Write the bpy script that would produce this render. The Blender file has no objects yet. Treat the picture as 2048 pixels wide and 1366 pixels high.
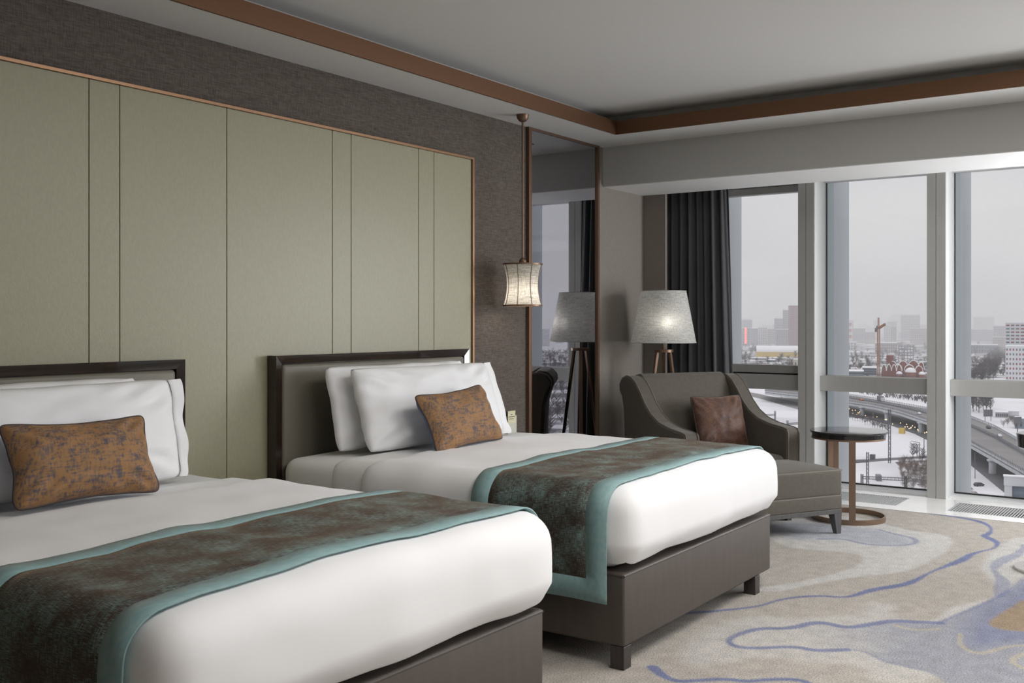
import bpy, bmesh, math, random
import numpy as np
from mathutils import Vector, Matrix, noise

S = bpy.context.scene
COL = S.collection
R = math.radians
random.seed(7)

# ------------------------------------------------------------------ camera
cd = bpy.data.cameras.new('camera')
cam = bpy.data.objects.new('camera', cd)
COL.objects.link(cam)
cam.location = (0, 0, 1.35)
cam.rotation_euler = (R(90), 0, R(35.024 - 90))
cd.sensor_width = 36.0
cd.lens = 2049.0 / 2048.0 * 36.0
cd.shift_y = -42.0 / 2048.0
cd.clip_start = 0.05
cd.clip_end = 20000
S.camera = cam

# ------------------------------------------------------------------ sky, lights, exposure
W = bpy.data.worlds.new('overcast_sky')
S.world = W
W.use_nodes = True
wn = W.node_tree
for n in list(wn.nodes):
    wn.nodes.remove(n)
wo = wn.nodes.new('ShaderNodeOutputWorld')
wb = wn.nodes.new('ShaderNodeBackground')
wt = wn.nodes.new('ShaderNodeTexCoord')
wm = wn.nodes.new('ShaderNodeMapping')
wm.inputs['Scale'].default_value = (1.6, 1.6, 7.0)
wz = wn.nodes.new('ShaderNodeTexNoise')
wz.inputs['Scale'].default_value = 1.4
wz.inputs['Detail'].default_value = 3.0
wr = wn.nodes.new('ShaderNodeValToRGB')
wr.color_ramp.elements[0].position = 0.32
wr.color_ramp.elements[0].color = (0.605, 0.588, 0.612, 1)
wr.color_ramp.elements[1].position = 0.7
wr.color_ramp.elements[1].color = (0.70, 0.68, 0.692, 1)
wn.links.new(wt.outputs['Generated'], wm.inputs['Vector'])
wn.links.new(wm.outputs['Vector'], wz.inputs['Vector'])
wn.links.new(wz.outputs['Fac'], wr.inputs['Fac'])
wn.links.new(wr.outputs['Color'], wb.inputs['Color'])
# overcast law: the cloud cover is brighter overhead than at the horizon
wx = wn.nodes.new('ShaderNodeSeparateXYZ')
wn.links.new(wt.outputs['Generated'], wx.inputs[0])
wa = wn.nodes.new('ShaderNodeMath')
wa.operation = 'MAXIMUM'
wa.inputs[1].default_value = 0.0
wn.links.new(wx.outputs['Z'], wa.inputs[0])
wp = wn.nodes.new('ShaderNodeMath')
wp.operation = 'POWER'
wp.inputs[1].default_value = 1.4
wn.links.new(wa.outputs[0], wp.inputs[0])
wq = wn.nodes.new('ShaderNodeMath')
wq.operation = 'MULTIPLY_ADD'
wq.inputs[1].default_value = 0.9
wq.inputs[2].default_value = 1.0
wn.links.new(wp.outputs[0], wq.inputs[0])
wn.links.new(wq.outputs[0], wb.inputs['Strength'])
wn.links.new(wb.outputs['Background'], wo.inputs['Surface'])

def area(name, loc, rot, sx, sy, power, color=(1, 1, 1), spread=180):
    l = bpy.data.lights.new(name, 'AREA')
    l.shape = 'RECTANGLE'
    l.size = sx
    l.size_y = sy
    l.energy = power
    l.color = color
    l.spread = R(spread)
    o = bpy.data.objects.new(name, l)
    COL.objects.link(o)
    o.location = loc
    o.rotation_euler = rot
    return o
# added lamps inside the room, boosting the daylight from the windows beyond the frame
dl = area('added_side_fill', (7.0, -1.75, 1.60), (0, 0, 0), 3.7, 1.5, 66, (0.97, 0.985, 1.0))
dl.rotation_euler = Vector((-0.74, 0.66, -0.13)).to_track_quat('-Z', 'Y').to_euler()
dl = area('added_side_fill', (7.9, 0.10, 1.55), (0, 0, 0), 1.0, 1.6, 58, (0.97, 0.985, 1.0))
dl.rotation_euler = Vector((-0.75, 0.66, -0.08)).to_track_quat('-Z', 'Y').to_euler()
# added soft fill lamp behind the camera, no known fixture there
area('added_rear_fill', (1.2, -2.8, 2.72), (0, 0, 0), 2.4, 2.4, 22, (1.0, 0.95, 0.88))
area('added_top_fill', (4.1, 0.4, 2.79), (0, 0, 0), 1.2, 1.2, 46, (1.0, 0.98, 0.955))  # added pair of lamps brightening the bed tops, no fitting in the tray
area('added_top_fill', (2.5, 0.2, 2.79), (0, 0, 0), 1.2, 1.2, 41, (1.0, 0.98, 0.955))
S.view_settings.view_transform = 'Standard'
S.view_settings.look = 'None'
S.view_settings.gamma = 1.0
S.view_settings.use_curve_mapping = False
S.view_settings.exposure = 0.0
S.cycles.max_bounces = 10
S.cycles.diffuse_bounces = 5
S.cycles.glossy_bounces = 4
S.cycles.transparent_max_bounces = 16
S.cycles.volume_bounces = 1
S.cycles.caustics_reflective = False
S.cycles.caustics_refractive = False
S.cycles.sample_clamp_indirect = 6.0

# ------------------------------------------------------------------ material helpers
MATS = {}
def mat(name, color, rough=0.6, metal=0.0, spec=0.5, sheen=0.0, coat=0.0, var=0.0, vscale=(8, 8, 8), vdet=4,
        bump=0.0, bscale=(200, 200, 200), bdet=2, color2=None, lo=0.35, hi=0.65, trans=0.0, emit=None, estr=0.0):
    m = bpy.data.materials.new(name)
    m.use_nodes = True
    nt = m.node_tree
    p = nt.nodes['Principled BSDF']
    I = p.inputs
    c = tuple(color) + (1.0,)
    I['Base Color'].default_value = c
    I['Roughness'].default_value = rough
    I['Metallic'].default_value = metal
    I['Specular IOR Level'].default_value = spec
    I['Sheen Weight'].default_value = sheen
    I['Sheen Roughness'].default_value = 0.45
    I['Coat Weight'].default_value = coat
    I['Coat Roughness'].default_value = 0.04
    if emit:
        I['Emission Color'].default_value = tuple(emit) + (1,)
        I['Emission Strength'].default_value = estr
    def noisetex(scale, det):
        tc = nt.nodes.new('ShaderNodeTexCoord')
        mp = nt.nodes.new('ShaderNodeMapping')
        mp.inputs['Scale'].default_value = scale
        nz = nt.nodes.new('ShaderNodeTexNoise')
        nz.inputs['Scale'].default_value = 1.0
        nz.inputs['Detail'].default_value = det
        nt.links.new(tc.outputs['Object'], mp.inputs['Vector'])
        nt.links.new(mp.outputs['Vector'], nz.inputs['Vector'])
        return nz
    if var or color2:
        nz = noisetex(vscale, vdet)
        rp = nt.nodes.new('ShaderNodeValToRGB')
        rp.color_ramp.elements[0].position = lo
        rp.color_ramp.elements[1].position = hi
        a = tuple(x * (1 - var) for x in color) if not color2 else tuple(color)
        b = tuple(min(1, x * (1 + var)) for x in color) if not color2 else tuple(color2)
        rp.color_ramp.elements[0].color = a + (1,)
        rp.color_ramp.elements[1].color = b + (1,)
        nt.links.new(nz.outputs['Fac'], rp.inputs['Fac'])
        nt.links.new(rp.outputs['Color'], I['Base Color'])
    if bump:
        nb = noisetex(bscale, bdet)
        bp = nt.nodes.new('ShaderNodeBump')
        bp.inputs['Strength'].default_value = bump
        bp.inputs['Distance'].default_value = 0.002
        nt.links.new(nb.outputs['Fac'], bp.inputs['Height'])
        nt.links.new(bp.outputs['Normal'], I['Normal'])
    MATS[name] = m
    return m

def weave(name, c1, c2, sa, sb, rough=0.85, sheen=0.0, bump=0.25, spec=0.3, lo=0.36, hi=0.64):
    """two crossing thread noises, multiplied: a woven cloth"""
    m = mat(name, c1, rough, spec=spec, sheen=sheen)
    nt = m.node_tree
    p = nt.nodes['Principled BSDF']
    tc = nt.nodes.new('ShaderNodeTexCoord')
    outs = []
    for sc in (sa, sb):
        mp = nt.nodes.new('ShaderNodeMapping')
        mp.inputs['Scale'].default_value = sc
        nz = nt.nodes.new('ShaderNodeTexNoise')
        nz.inputs['Scale'].default_value = 1.0
        nz.inputs['Detail'].default_value = 3.0
        nt.links.new(tc.outputs['Object'], mp.inputs['Vector'])
        nt.links.new(mp.outputs['Vector'], nz.inputs['Vector'])
        outs.append(nz.outputs['Fac'])
    ad = nt.nodes.new('ShaderNodeMath')
    ad.operation = 'ADD'
    nt.links.new(outs[0], ad.inputs[0])
    nt.links.new(outs[1], ad.inputs[1])
    hf = nt.nodes.new('ShaderNodeMath')
    hf.operation = 'MULTIPLY'
    hf.inputs[1].default_value = 0.5
    nt.links.new(ad.outputs[0], hf.inputs[0])
    rp = nt.nodes.new('ShaderNodeValToRGB')
    rp.color_ramp.elements[0].position = lo
    rp.color_ramp.elements[1].position = hi
    rp.color_ramp.elements[0].color = tuple(c1) + (1,)
    rp.color_ramp.elements[1].color = tuple(c2) + (1,)
    nt.links.new(hf.outputs[0], rp.inputs['Fac'])
    nt.links.new(rp.outputs['Color'], p.inputs['Base Color'])
    bp = nt.nodes.new('ShaderNodeBump')
    bp.inputs['Strength'].default_value = bump
    bp.inputs['Distance'].default_value = 0.002
    nt.links.new(hf.outputs[0], bp.inputs['Height'])
    nt.links.new(bp.outputs['Normal'], p.inputs['Normal'])
    return m

def distressed(name, ca, cb, scale, warp, lo, hi, cc=None, rough=0.75, sheen=0.3, bump=0.10, sheencol=None, patch=2.2, uv=False):
    """worn two-colour jacquard: fine thread noise thresholded by large patches"""
    m = mat(name, ca, rough, spec=0.2, sheen=sheen)
    nt = m.node_tree
    p = nt.nodes['Principled BSDF']
    if sheencol:
        p.inputs['Sheen Tint'].default_value = tuple(sheencol) + (1,)
    tc = nt.nodes.new('ShaderNodeTexCoord')
    def nz(sc, det):
        mp = nt.nodes.new('ShaderNodeMapping')
        mp.inputs['Scale'].default_value = sc
        z = nt.nodes.new('ShaderNodeTexNoise')
        z.inputs['Scale'].default_value = 1.0
        z.inputs['Detail'].default_value = det
        nt.links.new(tc.outputs['UV' if uv else 'Object'], mp.inputs['Vector'])
        nt.links.new(mp.outputs['Vector'], z.inputs['Vector'])
        return z.outputs['Fac']
    def mth(op, a, b):
        q = nt.nodes.new('ShaderNodeMath')
        q.operation = op
        for i, v in enumerate((a, b)):
            if isinstance(v, (int, float)):
                q.inputs[i].default_value = v
            else:
                nt.links.new(v, q.inputs[i])
        return q.outputs[0]
    a = nz(scale, 4)
    b = nz(warp, 4)
    c = nz((patch * 3, patch * 3, patch * 3), 5)
    t = mth('ADD', mth('MULTIPLY', a, 0.37), mth('MULTIPLY', b, 0.37))
    t = mth('ADD', t, mth('MULTIPLY', c, 0.28))
    rp = nt.nodes.new('ShaderNodeValToRGB')
    rp.color_ramp.elements[0].position = lo
    rp.color_ramp.elements[1].position = hi
    rp.color_ramp.elements[0].color = tuple(ca) + (1,)
    rp.color_ramp.elements[1].color = tuple(cb) + (1,)
    nt.links.new(t, rp.inputs['Fac'])
    nt.links.new(rp.outputs['Color'], p.inputs['Base Color'])
    bp = nt.nodes.new('ShaderNodeBump')
    bp.inputs['Strength'].default_value = bump
    bp.inputs['Distance'].default_value = 0.0015
    nt.links.new(t, bp.inputs['Height'])
    nt.links.new(bp.outputs['Normal'], p.inputs['Normal'])
    return m

def glass_mat(name, tint=(0.93, 0.97, 0.96), refl=1.0):
    m = bpy.data.materials.new(name)
    m.use_nodes = True
    nt = m.node_tree
    for n in list(nt.nodes):
        nt.nodes.remove(n)
    o = nt.nodes.new('ShaderNodeOutputMaterial')
    t = nt.nodes.new('ShaderNodeBsdfTransparent')
    t.inputs['Color'].default_value = tuple(tint) + (1,)
    g = nt.nodes.new('ShaderNodeBsdfGlossy')
    g.inputs['Roughness'].default_value = 0.0
    f = nt.nodes.new('ShaderNodeFresnel')
    f.inputs['IOR'].default_value = 1.45
    mu = nt.nodes.new('ShaderNodeMath')
    mu.operation = 'MULTIPLY'
    mu.inputs[1].default_value = refl
    mx = nt.nodes.new('ShaderNodeMixShader')
    nt.links.new(f.outputs[0], mu.inputs[0])
    nt.links.new(mu.outputs[0], mx.inputs['Fac'])
    nt.links.new(t.outputs[0], mx.inputs[1])
    nt.links.new(g.outputs[0], mx.inputs[2])
    nt.links.new(mx.outputs[0], o.inputs['Surface'])
    return m

# ------------------------------------------------------------------ geometry helpers
def link(name, me, material, parent=None, smooth=None, loc=None):
    o = bpy.data.objects.new(name, me)
    COL.objects.link(o)
    if material is not None and not me.materials:
        me.materials.append(material)
    if parent is not None:
        o.parent = parent
    if loc is not None:
        o.location = loc
    if smooth is not None:
        me.polygons.foreach_set('use_smooth', [True] * len(me.polygons))
        if smooth < 180:
            me.set_sharp_from_angle(angle=R(smooth))
    return o

def from_bm(name, bm, material, parent=None, smooth=None, loc=None):
    bmesh.ops.recalc_face_normals(bm, faces=bm.faces)
    me = bpy.data.meshes.new(name)
    bm.to_mesh(me)
    bm.free()
    return link(name, me, material, parent, smooth, loc)

def from_py(name, v, f, material, parent=None, smooth=None, loc=None):
    me = bpy.data.meshes.new(name)
    me.from_pydata([tuple(x) for x in v], [], f)
    me.update()
    return link(name, me, material, parent, smooth, loc)

def add_box(bm, x0, x1, y0, y1, z0, z1, bev=0.0, seg=2, M=None):
    b = bmesh.new()
    bmesh.ops.create_cube(b, size=1.0)
    for v in b.verts:
        v.co = Vector(((x0 + x1) / 2 + v.co.x * (x1 - x0), (y0 + y1) / 2 + v.co.y * (y1 - y0), (z0 + z1) / 2 + v.co.z * (z1 - z0)))
    if bev:
        bmesh.ops.bevel(b, geom=list(b.edges), offset=bev, segments=seg, profile=0.5, affect='EDGES')
    if M is not None:
        bmesh.ops.transform(b, matrix=M, verts=b.verts)
    merge(bm, b)

def merge(bm, b):
    me = bpy.data.meshes.new('tmp')
    b.to_mesh(me)
    b.free()
    bm.from_mesh(me)
    bpy.data.meshes.remove(me)

def box(name, x0, x1, y0, y1, z0, z1, material, parent=None, bev=0.0, seg=2, M=None):
    bm = bmesh.new()
    add_box(bm, x0, x1, y0, y1, z0, z1, bev, seg, M)
    return from_bm(name, bm, material, parent)

def add_tube(bm, pts, r, n=8, closed=False, caps=True):
    """tube along a list of points; r number or list"""
    P = [Vector(p) for p in pts]
    N = len(P)
    rings = []
    prev = None
    for i, p in enumerate(P):
        if closed:
            t = (P[(i + 1) % N] - P[i - 1]).normalized()
        else:
            t = (P[min(i + 1, N - 1)] - P[max(i - 1, 0)]).normalized()
        if prev is None:
            a = Vector((0, 0, 1)) if abs(t.z) < 0.9 else Vector((1, 0, 0))
            u = t.cross(a).normalized()
        else:
            u = (prev - t * prev.dot(t)).normalized()
        prev = u
        w = t.cross(u)
        rr = r[i] if isinstance(r, (list, tuple)) else r
        rings.append([bm.verts.new(p + (u * math.cos(2 * math.pi * k / n) + w * math.sin(2 * math.pi * k / n)) * rr) for k in range(n)])
    M = N if closed else N - 1
    for i in range(M):
        a, b = rings[i], rings[(i + 1) % N]
        off = 0
        if closed and i == N - 1:
            off = min(range(n), key=lambda o: (b[o].co - a[0].co).length)
        for k in range(n):
            bm.faces.new((a[k], a[(k + 1) % n], b[(k + 1 + off) % n], b[(k + off) % n]))
    if caps and not closed:
        bm.faces.new(rings[0][::-1])
        bm.faces.new(rings[-1])

def tube(name, pts, r, material, parent=None, n=8, closed=False):
    bm = bmesh.new()
    add_tube(bm, pts, r, n, closed)
    return from_bm(name, bm, material, parent, 50)

def add_lathe(bm, prof, n=32, c=(0, 0, 0), closed=False):
    """prof list of (r, z); r=0 ends make poles"""
    rings = []
    for r, z in prof:
        if r < 1e-6:
            rings.append([bm.verts.new((c[0], c[1], c[2] + z))])
        else:
            rings.append([bm.verts.new((c[0] + r * math.cos(2 * math.pi * k / n), c[1] + r * math.sin(2 * math.pi * k / n), c[2] + z)) for k in range(n)])
    L = len(rings)
    for i in range(L if closed else L - 1):
        a, b = rings[i], rings[(i + 1) % L]
        for k in range(n):
            k2 = (k + 1) % n
            if len(a) == 1 and len(b) == 1:
                continue
            if len(a) == 1:
                bm.faces.new((a[0], b[k], b[k2]))
            elif len(b) == 1:
                bm.faces.new((a[k], b[0], a[k2]))
            else:
                bm.faces.new((a[k], b[k], b[k2], a[k2]))

def lathe(name, prof, material, parent=None, n=32, c=(0, 0, 0), closed=False, smooth=40):
    bm = bmesh.new()
    add_lathe(bm, prof, n, c, closed)
    return from_bm(name, bm, material, parent, smooth)

def add_prism(bm, poly, axis, a, b):
    """extrude a 2-D polygon along an axis between a and b; axis 'x': poly=(y,z), 'y': (x,z), 'z': (x,y)"""
    def pt(p, t):
        return {'x': (t, p[0], p[1]), 'y': (p[0], t, p[1]), 'z': (p[0], p[1], t)}[axis]
    A = [bm.verts.new(pt(p, a)) for p in poly]
    B = [bm.verts.new(pt(p, b)) for p in poly]
    n = len(poly)
    for i in range(n):
        bm.faces.new((A[i], A[(i + 1) % n], B[(i + 1) % n], B[i]))
    bm.faces.new(A[::-1])
    bm.faces.new(B)

def prism(name, poly, axis, a, b, material, parent=None, bev=0.0, seg=2, smooth=35):
    bm = bmesh.new()
    add_prism(bm, poly, axis, a, b)
    if bev:
        bmesh.ops.recalc_face_normals(bm, faces=bm.faces)
        bmesh.ops.bevel(bm, geom=list(bm.edges), offset=bev, segments=seg, profile=0.5, affect='EDGES', clamp_overlap=True)
    o = from_bm(name, bm, material, parent, smooth if bev else None)
    if bev:
        o.modifiers.new('normals', 'WEIGHTED_NORMAL').keep_sharp = True
    return o

def empty(name, loc=(0, 0, 0), rz=0.0):
    o = bpy.data.objects.new(name, None)
    COL.objects.link(o)
    o.location = loc
    o.rotation_euler = (0, 0, rz)
    o.empty_display_size = 0.1
    return o

def tag(o, label, cat, group=None, kind=None):
    o['label'] = label
    o['category'] = cat
    if group:
        o['group'] = group
    if kind:
        o['kind'] = kind
    return o

def struct(o):
    o['kind'] = 'structure'
    return o

def thing(name, loc, label, cat, rz=0.0, group=None):
    return tag(empty(name, loc, rz), label, cat, group)

def rbox_grid(hx, hy, hz, r, nx, ny, nz, skip=()):
    """surface grid of a rounded box centred on the origin: verts (position, normal), faces; skip: '+y' ... faces left open"""
    V, F, idx = [], [], {}
    ns = {'x': nx, 'y': ny, 'z': nz}
    H = {'x': hx, 'y': hy, 'z': hz}
    def lin(h, n):
        # denser near the rounded ends
        a = [-h + r * (1 - math.cos(k / 4 * math.pi / 2)) for k in range(4)]
        m = [-h + r + (2 * h - 2 * r) * k / n for k in range(n + 1)]
        return a + m + [-q for q in a[::-1]]
    L = {k: lin(H[k], ns[k]) for k in 'xyz'}
    def vert(p):
        key = tuple(round(c, 6) for c in p)
        if key in idx:
            return idx[key]
        q = Vector(p)
        inn = Vector((max(-hx + r, min(hx - r, q.x)), max(-hy + r, min(hy - r, q.y)), max(-hz + r, min(hz - r, q.z))))
        d = q - inn
        nrm = d.normalized() if d.length > 1e-9 else Vector((0, 0, 1))
        idx[key] = len(V)
        V.append((inn + nrm * r, nrm))
        return idx[key]
    for ax, (a, b) in {'x': ('y', 'z'), 'y': ('x', 'z'), 'z': ('x', 'y')}.items():
        for sgn in (-1, 1):
            if ('+' if sgn > 0 else '-') + ax in skip:
                continue
            for i in range(len(L[a]) - 1):
                for j in range(len(L[b]) - 1):
                    quad = []
                    for di, dj in ((0, 0), (1, 0), (1, 1), (0, 1)):
                        d = {ax: sgn * H[ax], a: L[a][i + di], b: L[b][j + dj]}
                        quad.append(vert((d['x'], d['y'], d['z'])))
                    if len(set(quad)) < 3:
                        continue
                    F.append(tuple(dict.fromkeys(quad)))
    return V, F

def soft_box(name, c, h, r, n, material, parent=None, disp=None, skip=(), solid=0.0):
    V, F = rbox_grid(h[0], h[1], h[2], r, n[0], n[1], n[2], skip)
    pts = []
    for p, nr in V:
        q = p.copy()
        if disp:
            q = q + disp(p, nr)
        pts.append(q + Vector(c))
    bm = bmesh.new()
    vs = [bm.verts.new(p) for p in pts]
    for f in F:
        try:
            bm.faces.new([vs[i] for i in f])
        except ValueError:
            pass
    o = from_bm(name, bm, material, parent, 180)
    if solid:
        md = o.modifiers.new('thickness', 'SOLIDIFY')
        md.thickness = solid
        md.offset = -1.0
    return o

# ------------------------------------------------------------------ materials
M_wall = weave('brown_grasscloth', (0.080, 0.066, 0.057), (0.165, 0.140, 0.122), (22, 22, 230), (230, 230, 22), rough=0.9, bump=0.3)
M_wall_plain = mat('taupe_wall_cloth', (0.235, 0.21, 0.185), 0.85, var=0.05, vscale=(90, 90, 60), bump=0.15, bscale=(300, 300, 300))
M_panel = mat('sage_leather', (0.335, 0.318, 0.217), 0.40, spec=0.5, var=0.03, vscale=(80, 80, 40), bump=0.18, bscale=(260, 260, 120), bdet=4)
M_seam = mat('panel_joint', (0.16, 0.15, 0.11), 0.8)
M_copper = mat('brushed_copper', (0.20, 0.105, 0.06), 0.42, metal=0.7, bump=0.05, bscale=(30, 30, 400))
M_coppertrim = mat('copper_trim', (0.42, 0.25, 0.15), 0.32, metal=0.85)
M_post = mat('satin_copper', (0.27, 0.185, 0.13), 0.38, metal=0.7)
M_bronze = mat('dark_bronze', (0.20, 0.125, 0.085), 0.4, metal=0.7)
M_ceil = mat('ceiling_paint', (0.67, 0.665, 0.655), 0.9, bump=0.03, bscale=(90, 90, 90))
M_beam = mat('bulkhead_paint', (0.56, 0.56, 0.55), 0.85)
M_beam_lit = mat('bulkhead_paint_lit', (0.82, 0.82, 0.82), 0.7)  # bulkhead paint, lightened for the window light on its underside
M_alu_lit = mat('window_aluminium_lit', (0.78, 0.79, 0.79), 0.45, spec=0.4)  # window aluminium lightened where sky light falls: reveals, sills, heads
M_alu = mat('window_aluminium', (0.44, 0.435, 0.42), 0.45, spec=0.4, metal=0.0, var=0.02, vscale=(40, 40, 2))  # kept darker for the backlit caps and transoms
M_fin = mat('facade_fin', (0.60, 0.63, 0.66), 0.5, spec=0.4)
M_gasket = mat('black_gasket', (0.02, 0.022, 0.025), 0.6)
M_glass = glass_mat('window_glass', (0.985, 0.995, 0.992), 0.55)
M_edge = mat('glass_edge', (0.36, 0.46, 0.49), 0.3)
M_stone = mat('polished_white_stone', (0.88, 0.87, 0.85), 0.06, spec=0.6, var=0.03, vscale=(5, 5, 5))
M_grille = mat('grille_metal', (0.62, 0.62, 0.62), 0.35, metal=0.3)
M_dark = mat('dark_void', (0.015, 0.015, 0.017), 0.8)
M_white = mat('white_cotton', (0.88, 0.875, 0.885), 0.75, sheen=0.25, spec=0.3, bump=0.35, bscale=(9, 9, 9), bdet=6)
M_sheet = mat('white_sheet', (0.85, 0.845, 0.84), 0.7, sheen=0.2, spec=0.3, bump=0.3, bscale=(9, 9, 9), bdet=6)
M_pillow = mat('white_pillowcase', (0.90, 0.90, 0.915), 0.7, sheen=0.2, spec=0.3, bump=0.05, bscale=(14, 14, 14), bdet=6)
M_leather = mat('taupe_leather', (0.082, 0.067, 0.057), 0.45, spec=0.45, bump=0.1, bscale=(350, 350, 350), bdet=3, var=0.06, vscale=(30, 30, 5))
M_hbleather = mat('olive_taupe_leather', (0.165, 0.152, 0.120), 0.45, spec=0.5, bump=0.08, bscale=(300, 300, 300), bdet=3)
M_wood = mat('dark_macassar', (0.012, 0.008, 0.007), 0.14, spec=0.5, coat=0.7, color2=(0.034, 0.019, 0.014), vscale=(6, 60, 160), vdet=6)
M_woodv = mat('dark_macassar_upright', (0.012, 0.008, 0.007), 0.14, spec=0.5, coat=0.7, color2=(0.034, 0.019, 0.014), vscale=(160, 60, 6), vdet=6)
M_darkwood = mat('dark_wood', (0.045, 0.036, 0.033), 0.35, spec=0.5, var=0.2, vscale=(60, 60, 8))
M_greywood = mat('grey_stained_wood', (0.10, 0.095, 0.095), 0.4, spec=0.5, var=0.15, vscale=(90, 90, 9))
M_chair = mat('grey_taupe_velvet', (0.110, 0.096, 0.079), 0.75, sheen=0.2, spec=0.3, bump=0.12, bscale=(500, 500, 120), bdet=2, var=0.06, vscale=(40, 40, 40))
M_chairpipe = mat('chair_piping', (0.19, 0.17, 0.145), 0.65)
M_curtain = mat('charcoal_curtain', (0.082, 0.083, 0.092), 0.85, sheen=0.3, bump=0.1, bscale=(500, 500, 500))
M_runner = distressed('runner_jacquard', (0.050, 0.033, 0.027), (0.235, 0.36, 0.34), (34, 640, 1), (640, 40, 1), 0.485, 0.65, rough=0.6, sheen=0.16, sheencol=(0.8, 0.55, 0.38), patch=3.0, uv=True)
M_border = mat('teal_satin_border', (0.215, 0.355, 0.365), 0.55, sheen=0.1, spec=0.4, color2=(0.275, 0.41, 0.41), vscale=(40, 60, 40), vdet=5, bump=0.06, bscale=(300, 300, 300))
M_borderline = mat('border_stitching', (0.10, 0.13, 0.13), 0.8)
M_cushion = distressed('copper_jacquard', (0.105, 0.090, 0.105), (0.335, 0.185, 0.085), (130, 130, 22), (22, 130, 130), 0.415, 0.545, rough=0.7, sheen=0.12, sheencol=(1.0, 0.7, 0.5), patch=5.0)
M_cushion2 = distressed('brown_jacquard', (0.060, 0.042, 0.045), (0.17, 0.085, 0.050), (170, 170, 40), (40, 170, 170), 0.40, 0.60, rough=0.5, sheen=0.25, sheencol=(1.0, 0.7, 0.5), patch=2.2)
M_piping = mat('cushion_piping', (0.05, 0.030, 0.024), 0.6)
M_blueback = mat('blue_cushion_back', (0.10, 0.13, 0.24), 0.6, var=0.2, vscale=(60, 60, 60))
M_blackglass = mat('black_gloss', (0.018, 0.018, 0.02), 0.05, spec=0.6, coat=0.5)
M_chrome = mat('pale_metal', (0.75, 0.72, 0.68), 0.25, metal=1.0)
M_card = mat('cream_card', (0.78, 0.74, 0.50), 0.6)
M_cream = mat('cream_plastic', (0.70, 0.69, 0.62), 0.4)
M_ink = mat('printed_ink', (0.12, 0.11, 0.08), 0.7)

def mirror_mat():
    m = mat('grey_mirror', (0.50, 0.50, 0.54), 0.0, metal=1.0)
    return m
M_mirror = mirror_mat()

def shade_mat(name, c1, c2, sa, sb, tr):
    m = bpy.data.materials.new(name)
    m.use_nodes = True
    nt = m.node_tree
    for n in list(nt.nodes):
        nt.nodes.remove(n)
    o = nt.nodes.new('ShaderNodeOutputMaterial')
    tc = nt.nodes.new('ShaderNodeTexCoord')
    outs = []
    for sc, rot in ((sa, 0.0), (sb, 0.0)):
        mp = nt.nodes.new('ShaderNodeMapping')
        mp.inputs['Scale'].default_value = sc
        mp.inputs['Rotation'].default_value = (0, 0, 0)
        nz = nt.nodes.new('ShaderNodeTexNoise')
        nz.inputs['Scale'].default_value = 1.0
        nz.inputs['Detail'].default_value = 3
        nt.links.new(tc.outputs['Object'], mp.inputs['Vector'])
        nt.links.new(mp.outputs['Vector'], nz.inputs['Vector'])
        outs.append(nz.outputs['Fac'])
    mn = nt.nodes.new('ShaderNodeMath')
    mn.operation = 'MULTIPLY'
    nt.links.new(outs[0], mn.inputs[0])
    nt.links.new(outs[1], mn.inputs[1])
    rp = nt.nodes.new('ShaderNodeValToRGB')
    rp.color_ramp.elements[0].position = 0.13
    rp.color_ramp.elements[1].position = 0.32
    rp.color_ramp.elements[0].color = tuple(c1) + (1,)
    rp.color_ramp.elements[1].color = tuple(c2) + (1,)
    nt.links.new(mn.outputs[0], rp.inputs['Fac'])
    d = nt.nodes.new('ShaderNodeBsdfDiffuse')
    t = nt.nodes.new('ShaderNodeBsdfTranslucent')
    x = nt.nodes.new('ShaderNodeMixShader')
    x.inputs['Fac'].default_value = tr
    nt.links.new(rp.outputs['Color'], d.inputs['Color'])
    nt.links.new(rp.outputs['Color'], t.inputs['Color'])
    nt.links.new(d.outputs[0], x.inputs[1])
    nt.links.new(t.outputs[0], x.inputs[2])
    tp = nt.nodes.new('ShaderNodeBsdfTransparent')
    y = nt.nodes.new('ShaderNodeMixShader')
    y.inputs['Fac'].default_value = 0.02
    nt.links.new(x.outputs[0], y.inputs[1])
    nt.links.new(tp.outputs[0], y.inputs[2])
    nt.links.new(y.outputs[0], o.inputs['Surface'])
    return m
M_shade = shade_mat('linen_shade', (0.52, 0.52, 0.50), (0.92, 0.92, 0.89), (16, 16, 330), (330, 330, 16), 0.5)
M_shade2 = shade_mat('pendant_linen', (0.40, 0.38, 0.34), (0.84, 0.82, 0.77), (16, 16, 330), (330, 330, 16), 0.5)
M_bulb = mat('warm_bulb', (1, 0.9, 0.75), 0.5, emit=(1.0, 0.90, 0.76), estr=5.0)
M_bulb2 = mat('cool_bulb', (1, 0.95, 0.88), 0.5, emit=(1.0, 0.93, 0.84), estr=7.0)

# ================================================================== THE ROOM
YW = 3.93      # headboard wall
YP = 3.91      # face of its leather panels
XG = 8.48      # window glass
ZS = 2.67      # dropped ceiling
XB = 6.813     # bulkhead face
XR = 7.468     # end of the bulkhead soffit
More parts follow.
